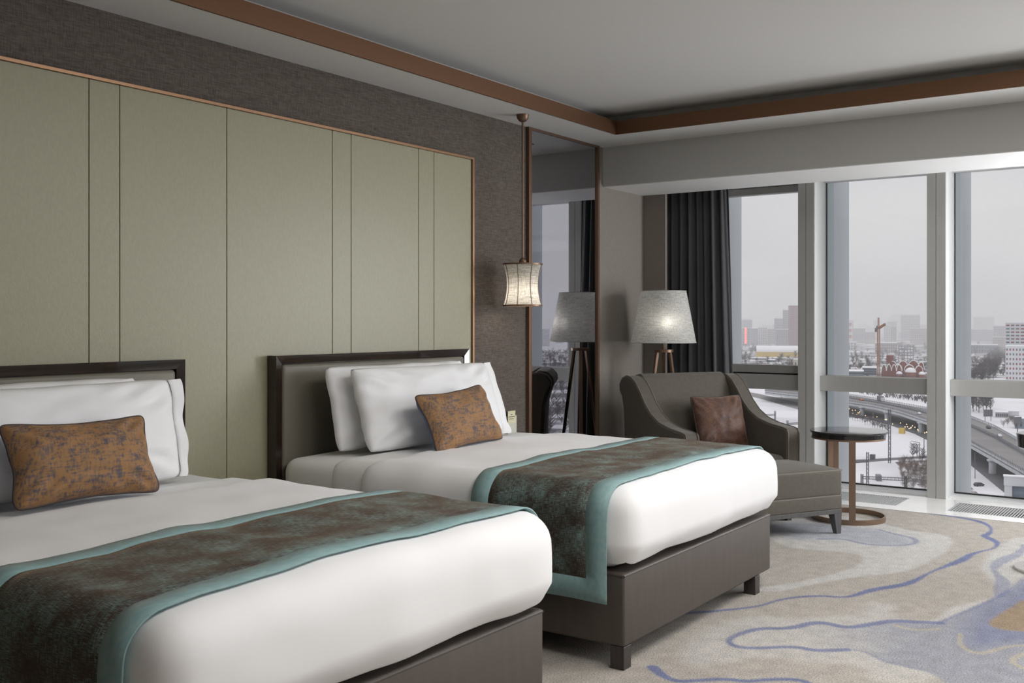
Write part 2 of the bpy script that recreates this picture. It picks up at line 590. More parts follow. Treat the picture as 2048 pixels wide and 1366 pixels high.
# ---- floor: carpet with its printed pattern as a fine grid of coloured points
A = [(6.85, 2.4), (7.18, 2.2), (6.97, 1.86), (6.85, 1.66), (6.87, 1.5), (6.73, 1.39), (6.36, 1.35), (6.07, 1.38), (5.87, 1.39), (5.66, 1.46), (5.5, 1.59), (5.33, 1.68), (5.17, 1.76), (4.96, 1.82), (4.88, 1.92), (4.95, 1.96), (5.04, 1.89), (5.27, 1.79), (5.48, 1.72), (5.67, 1.68), (5.86, 1.69), (5.98, 1.73), (6.01, 1.81), (5.98, 1.93), (5.94, 2.06), (5.96, 2.19), (6.08, 2.31), (6.28, 2.47), (6.65, 2.53)]
POOL = [(6.44, 2.53), (6.33, 2.4), (6.22, 2.29), (6.17, 2.18), (6.27, 2.08), (6.37, 1.95), (6.28, 1.82), (6.32, 1.68), (6.44, 1.56), (6.57, 1.57), (6.68, 1.72), (6.79, 1.88), (6.76, 2.07), (6.75, 2.29), (6.65, 2.43)]
POOLLINE = [(6.27, 2.08), (6.37, 1.95), (6.28, 1.82), (6.32, 1.68), (6.44, 1.56), (6.57, 1.57), (6.65, 1.63), (6.68, 1.72), (6.78, 1.86)]
L1 = [(7.52, 1.71), (7.52, 1.55), (7.47, 1.41), (7.35, 1.31), (7.2, 1.26), (7.04, 1.25), (6.96, 1.27), (6.88, 1.21), (6.78, 1.15), (6.61, 1.14), (6.49, 1.19), (6.36, 1.23), (6.24, 1.23), (6.09, 1.25), (5.92, 1.29), (5.76, 1.32), (5.54, 1.34), (5.42, 1.37), (5.26, 1.46), (5.16, 1.49), (5.07, 1.51), (5.01, 1.55), (4.99, 1.63), (4.93, 1.7), (4.86, 1.75), (4.78, 1.79), (4.67, 1.81), (4.59, 1.85), (4.52, 1.9), (4.41, 1.98), (4.35, 2.04), (4.24, 2.14)]
CC = [(3.72, 1.8), (3.91, 1.86), (4.19, 1.88), (4.45, 1.81), (4.52, 1.73), (4.52, 1.61), (4.63, 1.53), (4.81, 1.36), (4.97, 1.45), (5.1, 1.29), (4.85, 1.29), (4.79, 1.16), (4.79, 1.09), (4.16, 1.12), (4.17, 0.92), (4.02, 0.91), (3.89, 1.1), (4.04, 1.14), (4.05, 1.24), (3.99, 1.36), (3.98, 1.48), (3.88, 1.58), (3.75, 1.65), (3.68, 1.72)]
D = [(7.08, 1.05), (6.91, 1.12), (6.35, 1.14), (6.02, 1.12), (5.82, 1.02), (5.69, 0.96), (5.44, 0.93), (5.29, 1.01), (5.11, 1.09), (4.95, 1.07), (4.8, 1.11), (4.92, 1.05), (5.18, 0.99), (5.47, 0.93), (5.77, 0.9), (5.99, 0.89), (6.07, 0.78), (7.18, 0.92)]
B = [(5.99, 0.89), (5.77, 0.9), (5.47, 0.93), (5.18, 0.99), (4.92, 1.05), (4.79, 1.09), (4.79, 1.16), (4.76, 1.24), (4.64, 1.31), (4.55, 1.36), (4.53, 1.4), (4.55, 1.48), (4.51, 1.53), (4.42, 1.56), (4.36, 1.6), (4.31, 1.68), (4.22, 1.72), (4.11, 1.74), (4.05, 1.73), (4.0, 1.68), (4.03, 1.6), (4.12, 1.51), (4.15, 1.45), (4.14, 1.41), (4.17, 1.35), (4.23, 1.29), (4.25, 1.23), (4.21, 1.17), (4.16, 1.12), (4.16, 1.05), (4.15, 0.98), (4.11, 0.91), (4.05, 0.87), (3.89, 0.77), (4.09, 0.2), (6.12, 0.2), (6.12, 0.71)]
BL = [(4.84, 1.06), (4.79, 1.16), (4.76, 1.24), (4.64, 1.31), (4.55, 1.36), (4.53, 1.4), (4.55, 1.48), (4.51, 1.53), (4.42, 1.56), (4.36, 1.6), (4.31, 1.68), (4.22, 1.72), (4.11, 1.74), (4.05, 1.73), (4.0, 1.68), (4.03, 1.6), (4.12, 1.51), (4.15, 1.45), (4.14, 1.41), (4.17, 1.35), (4.23, 1.29)]
DL = [(6.81, 1.01), (6.55, 1.0), (6.31, 1.05), (6.08, 1.06), (5.95, 1.02), (5.81, 0.96), (5.62, 0.94), (5.47, 0.93)]
DEEP = [(5.91, 0.88), (5.66, 0.89), (5.44, 0.93), (5.21, 0.97), (5.03, 0.96), (4.78, 0.95), (4.58, 0.91), (4.54, 0.85), (4.64, 0.79), (4.75, 0.71), (4.81, 0.62), (5.99, 0.6)]
BROWN = [(5.51, 0.82), (5.32, 0.84), (5.13, 0.87), (4.98, 0.89), (4.91, 0.86), (4.89, 0.8), (4.92, 0.73), (4.95, 0.64), (5.58, 0.62)]
G1 = [(4.72, 0.95), (4.59, 0.93), (4.51, 0.89), (4.48, 0.84), (4.54, 0.8), (4.65, 0.76), (4.72, 0.69)]
G2 = [(4.69, 1.21), (4.67, 1.16), (4.68, 1.1), (4.75, 1.04)]
G3 = [(4.6, 0.68), (4.46, 0.72), (4.39, 0.65)]
L3 = [(3.58, 1.84), (3.51, 1.76), (3.49, 1.69), (3.55, 1.63), (3.62, 1.56), (3.64, 1.48), (3.71, 1.42), (3.77, 1.34), (3.76, 1.28), (3.70, 1.20)]

def smooth_line(pts, closed=False, it=2):
    for _ in range(it):
        out = []
        n = len(pts)
        rng = range(n if closed else n - 1)
        if not closed:
            out.append(pts[0])
        for i in rng:
            a, b = pts[i], pts[(i + 1) % n]
            out.append((a[0] * .75 + b[0] * .25, a[1] * .75 + b[1] * .25))
            out.append((a[0] * .25 + b[0] * .75, a[1] * .25 + b[1] * .75))
        if not closed:
            out.append(pts[-1])
        pts = out
    return pts

def seg_dist(X, Y, pts, closed):
    d = np.full(X.shape, 1e9)
    n = len(pts)
    for i in range(n if closed else n - 1):
        ax, ay = pts[i]
        bx, by = pts[(i + 1) % n]
        dx, dy = bx - ax, by - ay
        L2 = dx * dx + dy * dy + 1e-12
        t = np.clip(((X - ax) * dx + (Y - ay) * dy) / L2, 0, 1)
        d = np.minimum(d, np.hypot(X - ax - t * dx, Y - ay - t * dy))
    return d

def poly_mask(X, Y, pts, soft):
    pts = smooth_line(pts, True)
    ins = np.zeros(X.shape, bool)
    n = len(pts)
    for i in range(n):
        ax, ay = pts[i]
        bx, by = pts[(i + 1) % n]
        c = ((ay > Y) != (by > Y)) & (X < (bx - ax) * (Y - ay) / (by - ay + 1e-12) + ax)
        ins ^= c
    d = seg_dist(X, Y, pts, True)
    return np.clip(0.5 + np.where(ins, d, -d) / (2 * soft), 0, 1)

def carpet():
    xs = np.concatenate([np.linspace(-1.2, 3.3, 12)[:-1], np.arange(3.3, 7.50, 0.011), np.linspace(7.505, 7.53, 3)])
    ys = np.concatenate([np.linspace(-4.5, 0.45, 12)[:-1], np.arange(0.45, 2.62, 0.011), np.linspace(2.63, YW, 8)])
    X, Y = np.meshgrid(xs, ys, indexing='ij')
    beige = np.array((0.37, 0.338, 0.30))
    light = np.array((0.47, 0.455, 0.435))
    blueg = np.array((0.33, 0.34, 0.385))
    blue = np.array((0.115, 0.14, 0.27))
    deep = np.array((0.165, 0.18, 0.265))
    mid = np.array((0.26, 0.268, 0.305))
    brown = np.array((0.265, 0.195, 0.125))
    gold = np.array((0.40, 0.345, 0.25))
    c = np.ones(X.shape + (3,)) * beige
    def over(mask, col):
        nonlocal c
        c = c * (1 - mask[..., None]) + np.asarray(col) * mask[..., None]
    over(poly_mask(X, Y, A, 0.016), light)
    over(poly_mask(X, Y, POOL, 0.05) * 0.85, blueg)
    over(poly_mask(X, Y, CC, 0.03) * 0.62, light)
    over(poly_mask(X, Y, D, 0.02) * 0.85, light)
    bm_ = poly_mask(X, Y, B, 0.012)
    g = np.clip(((X - 4.31) * 0.30 + (Y - 1.54) * -0.42) / 0.266, 0, 1)
    g = np.maximum(g, np.clip((1.35 - Y) / 0.25, 0, 1))
    over(bm_ * g * 0.9, mid)
    over(poly_mask(X, Y, DEEP, 0.07) * bm_ * 0.85, deep)
    over(poly_mask(X, Y, BROWN, 0.012), brown)
    def line(pts, w, col, a=1.0, vary=0.0):
        p = smooth_line(pts)
        ww = w * (1 + vary * np.sin(X * 9.0 + Y * 7.0))
        over(np.clip(1 - (seg_dist(X, Y, p, False) - ww) / 0.010, 0, 1) * a, col)
    line(L1, 0.012, blue, 0.95, 0.7)
    line(POOLLINE, 0.010, blue, 0.55, 0.3)
    line(BL, 0.014, blue, 0.8, 0.4)
    line([(4.84, 1.06), (4.92, 1.05), (5.18, 0.985), (5.47, 0.925), (5.62, 0.90)], 0.006, blue, 0.45)
    line([(4.23, 1.29), (4.25, 1.23), (4.21, 1.17), (4.16, 1.12), (4.16, 1.05), (4.15, 0.98)], 0.006, blue, 0.35)
    line(DL, 0.022, blue, 0.5, 0.5)
    line(L3, 0.014, blue, 0.9, 0.4)
    for gl in (G1, G2, G3):
        line(gl, 0.006, gold, 0.75, 0.3)
    ni, nj = X.shape
    v = np.stack([X, Y, np.zeros_like(X)], -1).reshape(-1, 3)
    I, J = np.meshgrid(np.arange(ni - 1), np.arange(nj - 1), indexing='ij')
    q = np.stack([I * nj + J, (I + 1) * nj + J, (I + 1) * nj + J + 1, I * nj + J + 1], -1).reshape(-1, 4)
    me = bpy.data.meshes.new('floor')
    me.vertices.add(len(v))
    me.vertices.foreach_set('co', v.ravel())
    me.loops.add(q.size)
    me.loops.foreach_set('vertex_index', q.ravel())
    me.polygons.add(len(q))
    me.polygons.foreach_set('loop_start', np.arange(0, q.size, 4))
    me.polygons.foreach_set('loop_total', np.full(len(q), 4))
    me.update(calc_edges=True)
    at = me.color_attributes.new('yarn', 'FLOAT_COLOR', 'POINT')
    at.data.foreach_set('color', np.concatenate([c.reshape(-1, 3), np.ones((len(v), 1))], 1).ravel().astype(np.float32))
    m = mat('tufted_carpet', (0.4, 0.36, 0.3), 0.95, sheen=0.15, spec=0.1)
    nt = m.node_tree
    p = nt.nodes['Principled BSDF']
    an = nt.nodes.new('ShaderNodeVertexColor')
    an.layer_name = 'yarn'
    tc = nt.nodes.new('ShaderNodeTexCoord')
    n1 = nt.nodes.new('ShaderNodeTexNoise')
    n1.inputs['Scale'].default_value = 150
    n1.inputs['Detail'].default_value = 3
    n2 = nt.nodes.new('ShaderNodeTexNoise')
    n2.inputs['Scale'].default_value = 14
    n2.inputs['Detail'].default_value = 5
    for z in (n1, n2):
        nt.links.new(tc.outputs['Object'], z.inputs['Vector'])
    mr = nt.nodes.new('ShaderNodeMapRange')
    mr.inputs['From Min'].default_value = 0.3
    mr.inputs['From Max'].default_value = 0.7
    mr.inputs['To Min'].default_value = 0.64
    mr.inputs['To Max'].default_value = 1.46
    nt.links.new(n1.outputs['Fac'], mr.inputs['Value'])
    mr2 = nt.nodes.new('ShaderNodeMapRange')
    mr2.inputs['From Min'].default_value = 0.3
    mr2.inputs['From Max'].default_value = 0.7
    mr2.inputs['To Min'].default_value = 0.88
    mr2.inputs['To Max'].default_value = 1.12
    nt.links.new(n2.outputs['Fac'], mr2.inputs['Value'])
    mu = nt.nodes.new('ShaderNodeMath')
    mu.operation = 'MULTIPLY'
    nt.links.new(mr.outputs[0], mu.inputs[0])
    nt.links.new(mr2.outputs[0], mu.inputs[1])
    vm = nt.nodes.new('ShaderNodeVectorMath')
    vm.operation = 'SCALE'
    nt.links.new(an.outputs['Color'], vm.inputs[0])
    nt.links.new(mu.outputs[0], vm.inputs['Scale'])
    nt.links.new(vm.outputs[0], p.inputs['Base Color'])
    bp = nt.nodes.new('ShaderNodeBump')
    bp.inputs['Strength'].default_value = 0.6
    bp.inputs['Distance'].default_value = 0.006
    nt.links.new(n1.outputs['Fac'], bp.inputs['Height'])
    nt.links.new(bp.outputs['Normal'], p.inputs['Normal'])
    return struct(link('floor', me, m))
carpet()

# ---- headboard wall with its panels
wh = struct(box('wall_head', -1.2, 7.62, YW, YW + 0.2, -0.02, 2.95, M_wall))
seams = [-0.35, -0.20, 0.42, 1.05, 1.20, 1.80, 2.495, 2.64, 3.214, 3.915, 4.057, 4.621, 4.764, 5.135]
ZP = 2.362
for i in range(len(seams) - 1):
    box('panel', seams[i] + 0.0015, seams[i + 1] - 0.0015, YP, YW, 0.0, ZP, M_panel, wh, bev=0.003, seg=2)
box('panel_backing', seams[0], seams[-1], YW - 0.004, YW, 0.0, ZP, M_seam, wh)
box('top_trim', seams[0], seams[-1] + 0.015, YP - 0.012, YW, ZP, ZP + 0.013, M_coppertrim, wh)
box('end_trim', seams[-1], seams[-1] + 0.015, YP - 0.012, YW, 0.0, ZP, M_coppertrim, wh)

struct(box('wall_niche', 6.735, 7.47, YW - 0.004, YW, 0.0, ZS, M_wall_plain))  # plain cloth strip, its colour lightened to carry lamp and window glow

# ---- other walls
struct(box('wall_return', 7.468, 7.505, 3.727, YW, -0.02, ZS + 0.1, M_wall_plain))
struct(box('wall_entrance', -1.4, -1.2, -4.7, YW + 0.2, -0.02, 2.95, M_wall_plain))
struct(box('wall_back', -1.2, 8.6, -4.7, -4.5, -0.02, 2.95, M_wall_plain))
struct(box('wall_right_pier', 7.82, 8.56, 3.752, YW + 0.2, -0.02, 2.95, M_wall_plain))

# ---- ceiling: raised tray, dropped border with its copper fascia, bulkhead over the window
XT, YT = 6.365, 3.56
struct(box('ceiling', -1.2, 8.6, -4.5, YW, 2.83, 2.95, M_ceil))
bm = bmesh.new()
add_box(bm, -1.2, XB + 0.2, YT + 0.012, YW, ZS, 2.755)
add_box(bm, XT + 0.012, XB + 0.2, -4.5, YT + 0.012, ZS, 2.755)
struct(from_bm('ceiling_border', bm, M_ceil))
bm = bmesh.new()
add_box(bm, -1.2, XB + 0.2, YT + 0.16, YW, 2.755, 2.83)
add_box(bm, XT + 0.16, XB + 0.2, -4.5, YT + 0.16, 2.755, 2.83)
struct(from_bm('ceiling_cove', bm, M_ceil))
bm = bmesh.new()
add_box(bm, -1.2, XT + 0.012, YT, YT + 0.012, ZS - 0.003, 2.762)
struct(from_bm('trim_1', bm, M_copper))
bm = bmesh.new()
add_box(bm, XT, XT + 0.012, -4.5, YT, ZS - 0.003, 2.762)
struct(from_bm('trim_2', bm, M_copper))
struct(box('ceiling_bulkhead', XB, XR, -4.5, YW, 2.374, 2.86, M_beam))
struct(box('ceiling_soffit', XB + 0.001, XR, -4.5, YW, 2.368, 2.374, M_beam_lit))  # underside split off only to take the lighter, lit colour
struct(box('ceiling_pocket', XR, 8.56, -4.5, YW, 2.60, 2.86, M_ceil))

# ---- stone strip along the window, with the slot grilles let into it
X0s, X1s = 7.53, 8.262
bays = [3.75 - k for k in range(9)]
gr = [(1.985, 2.60), (0.98, 1.643)]
ye = [-4.5]
bm = bmesh.new()
GX0, GX1 = 7.70, 8.085
add_box(bm, X0s, GX0, -4.5, 3.75, -0.05, 0.004)
add_box(bm, GX1, X1s, -4.5, 3.75, -0.05, 0.004)
cuts = sorted([(a, b) for a, b in gr])
y = -4.5
for a, b in cuts:
    add_box(bm, GX0, GX1, y, a, -0.05, 0.004)
    y = b
add_box(bm, GX0, GX1, y, 3.75, -0.05, 0.004)
struct(from_bm('trim_3', bm, M_stone))
for k, (a, b) in enumerate(gr):
    lab = ('slotted metal floor grille in the stone strip behind the round side table' if k == 0 else
           'slotted metal floor grille in the stone strip at the right edge of the photo')
    g = thing('floor_grille', (GX0, a, 0), lab, 'grille', group='floor grilles by the window')
    w, h = GX1 - GX0, b - a
    bm = bmesh.new()
    add_box(bm, 0, w, 0, h, -0.055, -0.05)
    for (p0, p1, q0, q1) in ((-0.001, 0.003, 0, h), (w - 0.003, w + 0.001, 0, h), (0, w, -0.001, 0.003), (0, w, h - 0.003, h + 0.001)):
        add_box(bm, p0, p1, q0, q1, -0.05, -0.03)
    from_bm('duct', bm, M_dark, g)
    bm = bmesh.new()
    for (p0, p1, q0, q1) in ((0, 0.006, 0, h), (w - 0.006, w, 0, h), (0.006, w - 0.006, 0, 0.006), (0.006, w - 0.006, h - 0.006, h)):
        add_box(bm, p0, p1, q0, q1, -0.03, 0.005)
    from_bm('rim', bm, M_grille, g)
    n = int(h / 0.0185)
    me = None
    for i in range(n):
        yy = 0.012 + i * (h - 0.024) / (n - 1)
        if me is None:
            s = box('slat', 0.008, w - 0.008, -0.0028, 0.0028, -0.004, 0.004, M_grille, g)
            me = s.data
            s.location = (0, yy, 0)
        else:
            s = bpy.data.objects.new('slat', me)
            COL.objects.link(s)
            s.parent = g
            s.location = (0, yy, 0)
struct(box('floor_slab', -1.4, 8.6, -4.7, YW + 0.2, -0.25, -0.055, M_dark))

# ---- window wall: bays one metre apart, mullion on the left of each, facade fin outside
def window(k, y0, first=False):
    """bay from the mullion at y0 to the next one at y0-1"""
    w = struct(empty('window_%d' % k, (0, y0, 0)))
    XF = 8.18
    # mullion: backlit inner cap coloured darker, centre groove, deep body coloured lighter as sky-lit
    bm = bmesh.new()
    add_box(bm, XF, XF + 0.03, 0.003, 0.068, 0.004, 2.6)
    add_box(bm, XF, XF + 0.03, 0.072, 0.135, 0.004, 2.6)
    from_bm('mullion_cap', bm, M_alu, w)
    box('mullion', XF + 0.012, XG - 0.012, 0.0, 0.138, 0.004, 2.6, M_alu_lit, w)
    box('mullion_gasket', XG - 0.012, XG + 0.02, -0.004, 0.14, 0.0, 2.6, M_gasket, w)
    # base and head
    ya, yb = -0.862, 0.0
    box('sill', 8.262, XG - 0.012, ya, yb, -0.05, 0.012, M_alu_lit, w, bev=0.003)
    box('sill_gasket', XG - 0.012, XG + 0.02, ya, yb, -0.05, 0.02, M_gasket, w)
    box('head_frame', 8.36, XG + 0.02, ya, yb, 2.492, 2.6, M_alu_lit, w, bev=0.003)
    # transom
    if first:
        box('transom', 8.34, XG + 0.02, ya, yb, 0.768, 0.893, M_alu, w, bev=0.003)
        bm = bmesh.new()
        add_box(bm, 8.40, XG + 0.005, ya + 0.002, yb - 0.002, 0.905, 0.972)
        add_box(bm, 8.40, XG + 0.005, ya + 0.002, yb - 0.002, 2.43, 2.487)
        from_bm('sash', bm, M_alu, w)
        box('sash_gasket', 8.425, XG, ya, yb, 0.893, 0.905, M_gasket, w)
    else:
        box('transom', 8.32, XG + 0.02, ya, yb, 0.775, 0.898, M_alu, w, bev=0.003)
    zl = 0.972 if first else 0.898
    zt = 2.43 if first else 2.492
    box('pane', XG + 0.002, XG + 0.008, ya, yb - 0.004, 0.02, 0.768, M_glass, w)
    box('pane', XG + 0.006 if first else XG + 0.002, XG + 0.012 if first else XG + 0.008, ya, yb - 0.004, zl, zt, M_glass, w)
    # outside: glazing edge and the projecting fin
    box('glazing_edge', XG + 0.03, XG + 0.19, 0.0, 0.10, -0.1, 2.62, M_edge, w)
    box('fin', XG + 0.192, XG + 0.62, 0.0, 0.10, -1.0, 2.9, M_fin, w)
    return w
for k in range(8):
    window(k + 1, 3.75 - k, first=(k == 0))
struct(box('ceiling_slab_edge', 8.5, 8.62, -4.7, 3.9, 2.6, 3.2, M_alu))
struct(box('floor_slab_edge', 8.5, 8.62, -4.7, 3.9, -0.35, -0.06, M_alu))

# ---- curtain in the pocket
def curtain(name, ya, yb, label, lean=0.0):
    t = thing(name, (7.60, yb, 0), label, 'curtain')
    bm = bmesh.new()
    n, mz = 130, 14
    rows = []
    for j in range(mz + 1):
        z = 0.012 + (2.585 - 0.012) * j / mz
        f = j / mz
        row = []
        for i in range(n + 1):
            s = i / n
            y = -(s) * (yb - ya - 0.03 * (f - 0.3) * 2 * s)
            ph = s * 8.5 * 2 * math.pi + 0.5 * math.sin(s * 11) + 0.25 * math.sin(f * 3 + s * 5)
            amp = 0.042 * (0.75 + 0.35 * math.sin(s * 17 + 1)) * (0.8 + 0.3 * (1 - f))
            row.append(bm.verts.new((amp * math.sin(ph) + 0.008 * math.sin(ph * 2 + f * 4), y, z)))
        rows.append(row)
    for j in range(mz):
        for i in range(n):
            bm.faces.new((rows[j][i], rows[j][i + 1], rows[j + 1][i + 1], rows[j + 1][i]))
    o = from_bm('drape', bm, M_curtain, t, 180)
    md = o.modifiers.new('thickness', 'SOLIDIFY')
    md.thickness = 0.004
    box('track', -0.02, 0.02, -(yb - ya) - 0.3, 0.0, 2.585, 2.6, M_grille, t)
    return t
curtain('curtain', 3.205, 3.84, 'charcoal floor-length curtain bunched at the left end of the window')

# ---- tall grey mirror on the headboard wall
mr = thing('wall_mirror', (5.775, YW, 0), 'tall grey tinted mirror in a thin bronze frame behind the pendant lamp', 'mirror')
w = 6.728 - 5.775
box('glass', 0.03, w - 0.028, -0.012, 0.0, 0.03, 2.655, M_mirror, mr)
bm = bmesh.new()
add_box(bm, 0, 0.03, -0.025, 0, 0.0, ZS - 0.001)
add_box(bm, w - 0.028, w, -0.025, 0, 0.0, ZS - 0.001)
add_box(bm, 0.03, w - 0.028, -0.025, 0, 2.655, ZS - 0.001)
add_box(bm, 0.03, w - 0.028, -0.025, 0, 0.0, 0.03)
from_bm('frame', bm, M_bronze, mr)
box('copper_edge', 0.026, 0.031, -0.027, -0.012, 0.03, 2.655, M_coppertrim, mr)

# ================================================================== BEDS
BW = 0.768          # half width of the base
def dz_noise(p, s, a, seed=0.0):
    return a * noise.noise(Vector((p.x * s + seed, p.y * s - seed, p.z * s + 2 * seed)))

def duvet_disp(seed):
    def f(p, n):
        # p is relative to the duvet's centre: hx .795, hz .16
        q = Vector((0, 0, 0))
        side = math.hypot(n.x, n.y)
        b = max(0.0, math.cos(max(-1, min(1, (p.z + 0.0) / 0.16)) * math.pi / 2))
        q += Vector((n.x, n.y, 0)) * (0.012 * b)
        a = dz_noise(p, 3.2, 0.012, seed) + dz_noise(p, 7.5, 0.005, seed + 3)
        q += n * a
        if n.z > 0.3:
            q.z += 0.012 * (1 - (p.x / 0.8) ** 2) * n.z
        if p.z < -0.09:
            q += Vector((n.x, n.y, 0)) * (0.008 * math.sin(p.x * 14 + seed) * math.cos(p.y * 11 + seed * 2) - 0.012)
        return q
    return f

def runner(cx, y0, seed, label):
    """bed runner laid across the duvet and hanging at both sides"""
    t = thing('bed_runner', (cx, y0, 0), label, 'runner', group='bed runners')
    hx, zt, r = 0.811, 0.706, 0.096
    ya, yb = 0.045, 0.685
    bw = 0.088
    path = []
    zb = 0.262
    for k in range(9):
        path.append((-hx, zb + (zt - r - zb) * k / 9))
    for k in range(9):
        a = k / 8 * math.pi / 2
        path.append((-hx + r - r * math.cos(a), zt - r + r * math.sin(a)))
    nt = 44
    for k in range(1, nt):
        path.append((-hx + r + (2 * hx - 2 * r) * k / nt, zt))
    for k in range(9):
        a = k / 8 * math.pi / 2
        path.append((hx - r + r * math.sin(a), zt - r + r * math.cos(a)))
    for k in range(1, 10):
        path.append((hx, zt - r - (zt - r - 0.43) * k / 9))
    # arc length
    L = [0]
    for i in range(1, len(path)):
        L.append(L[-1] + math.hypot(path[i][0] - path[i - 1][0], path[i][1] - path[i - 1][1]))
    T = L[-1]
    ss = sorted(set([0.0, bw, T - bw, T] + [x for x in L if abs(x - bw) > 0.02 and abs(x - T + bw) > 0.02]))
    def at(s):
        for i in range(1, len(L)):
            if s <= L[i] + 1e-9:
                f = (s - L[i - 1]) / (L[i] - L[i - 1])
                return (path[i - 1][0] + f * (path[i][0] - path[i - 1][0]), path[i - 1][1] + f * (path[i][1] - path[i - 1][1]))
        return path[-1]
    yy = [ya, ya + bw / 2, ya + bw] + [ya + bw + (yb - ya - 2 * bw) * k / 10 for k in range(1, 10)] + [yb - bw, yb - bw / 2, yb]
    disp = duvet_disp(seed)
    DC = Vector((0, 0.672, 0.54))   # duvet centre in bed coordinates
    verts = {}
    def P(i, j):
        x, z = at(ss[i])
        y = yy[j] + 0.010 * noise.noise(Vector((x * 2.3, yy[j] * 2, seed)))
        if z > zt - r - 1e-6:
            rel = Vector((x, y, z)) - DC
            if abs(x) > hx - r:
                c = Vector((math.copysign(hx - r, x), y, zt - r))
                n = (Vector((x, y, z)) - c).normalized()
            else:
                n = Vector((0, 0, 1))
            d = disp(rel * 0.98, n)
            return Vector((x, y, z)) + d * 1.0 + n * 0.006
        drop = (zt - r - z) / (zt - r - zb)
        base = Vector((math.copysign(hx, x), y, zt - r))
        n = Vector((math.copysign(1, x), 0, 0))
        d = disp((base - DC) * 0.98, n)
        w = 0.006 * math.sin(y * 14 + seed) * drop
        return Vector((x, y, z)) + Vector((d.x * (1 - drop) + n.x * (0.008 + 0.012 * drop * (1 - drop) + w), 0, 0))
    def build(name, cond, m):
        bm = bmesh.new()
        cache = {}
        def V(i, j):
            if (i, j) not in cache:
                cache[(i, j)] = bm.verts.new(P(i, j))
            return cache[(i, j)]
        for i in range(len(ss) - 1):
            for j in range(len(yy) - 1):
                ms, my = (ss[i] + ss[i + 1]) / 2, (yy[j] + yy[j + 1]) / 2
                inner = bw < ms < T - bw and ya + bw < my < yb - bw
                if inner == cond:
                    bm.faces.new((V(i, j), V(i + 1, j), V(i + 1, j + 1), V(i, j + 1)))
        uvl = bm.loops.layers.uv.new('cloth')
        back = {v: k for k, v in cache.items()}
        for f in bm.faces:
            for lp in f.loops:
                i, j = back[lp.vert]
                lp[uvl].uv = (ss[i], yy[j])
        o = from_bm(name, bm, m, t, 180)
        md = o.modifiers.new('thickness', 'SOLIDIFY')
        md.thickness = 0.005
        md.offset = 0.0
        return o
    build('centre_panel', True, M_runner)
    build('border', False, M_border)
    return t

def pillow_pts(w, h, t, pinch, seed, wr, power=2.4, flange=0.0, dog=0.05):
    """point(u, v, side) on a stuffed case; u in (1, 1 + flange) is the loose open end of the cloth"""
    def point(u, v, side):
        uu = max(-1.0, min(1.0, u))
        e = max(0.0, (1 - abs(uu) ** power) * (1 - abs(v) ** power))
        rnd = 1 - dog * (abs(uu) * abs(v)) ** 6
        x = w / 2 * uu * (1 - pinch * (1 - v * v)) * rnd
        z = h / 2 * v * (1 - pinch * 1.3 * (1 - uu * uu)) * rnd
        y = side * t / 2 * e ** 0.5
        cr = math.sin(17 * (abs(uu) - 0.8 * abs(v)) + seed) * max(0, abs(uu) + abs(v) - 1.0) * wr * 1.6
        fold = noise.noise(Vector((uu * 1.6 + seed, v * 2.0, seed * 3))) + 0.6 * noise.noise(Vector((uu * 3.5 + v * 2 + seed, v * 3.5 - uu * 2, seed)))
        y += side * (cr + wr * fold) * min(1, e * 3)
        z += wr * 0.3 * noise.noise(Vector((uu * 2.5, seed, 4.0))) * v
        x += wr * 0.3 * noise.noise(Vector((v * 2.5, seed, 9.0))) * uu
        if u > 1.0:
            f = (u - 1.0)
            x += f * (1.0 + 0.15 * v + 0.3 * noise.noise(Vector((v * 1.7, seed, 1))))
            z *= 1 + 0.25 * f
            y += side * 0.002 + f * 0.35 * noise.noise(Vector((v * 2.4, seed, f * 4)))
        return Vector((x, y, z))
    return point

def add_pillow(bm, pt, n, sides=(-1, 1), flange=0.0):
    us = [-1 + 2 * i / n for i in range(n + 1)]
    if flange:
        us += [1 + flange * k / 3 for k in (1, 2, 3)]
    vs = [-1 + 2 * j / n for j in range(n + 1)]
    for s in sides:
        g = [[bm.verts.new(pt(u, v, s)) for v in vs] for u in us]
        for i in range(len(us) - 1):
            for j in range(n):
                bm.faces.new((g[i][j], g[i + 1][j], g[i + 1][j + 1], g[i][j + 1]))
    if len(sides) == 2:
        bmesh.ops.remove_doubles(bm, verts=bm.verts, dist=1e-5)

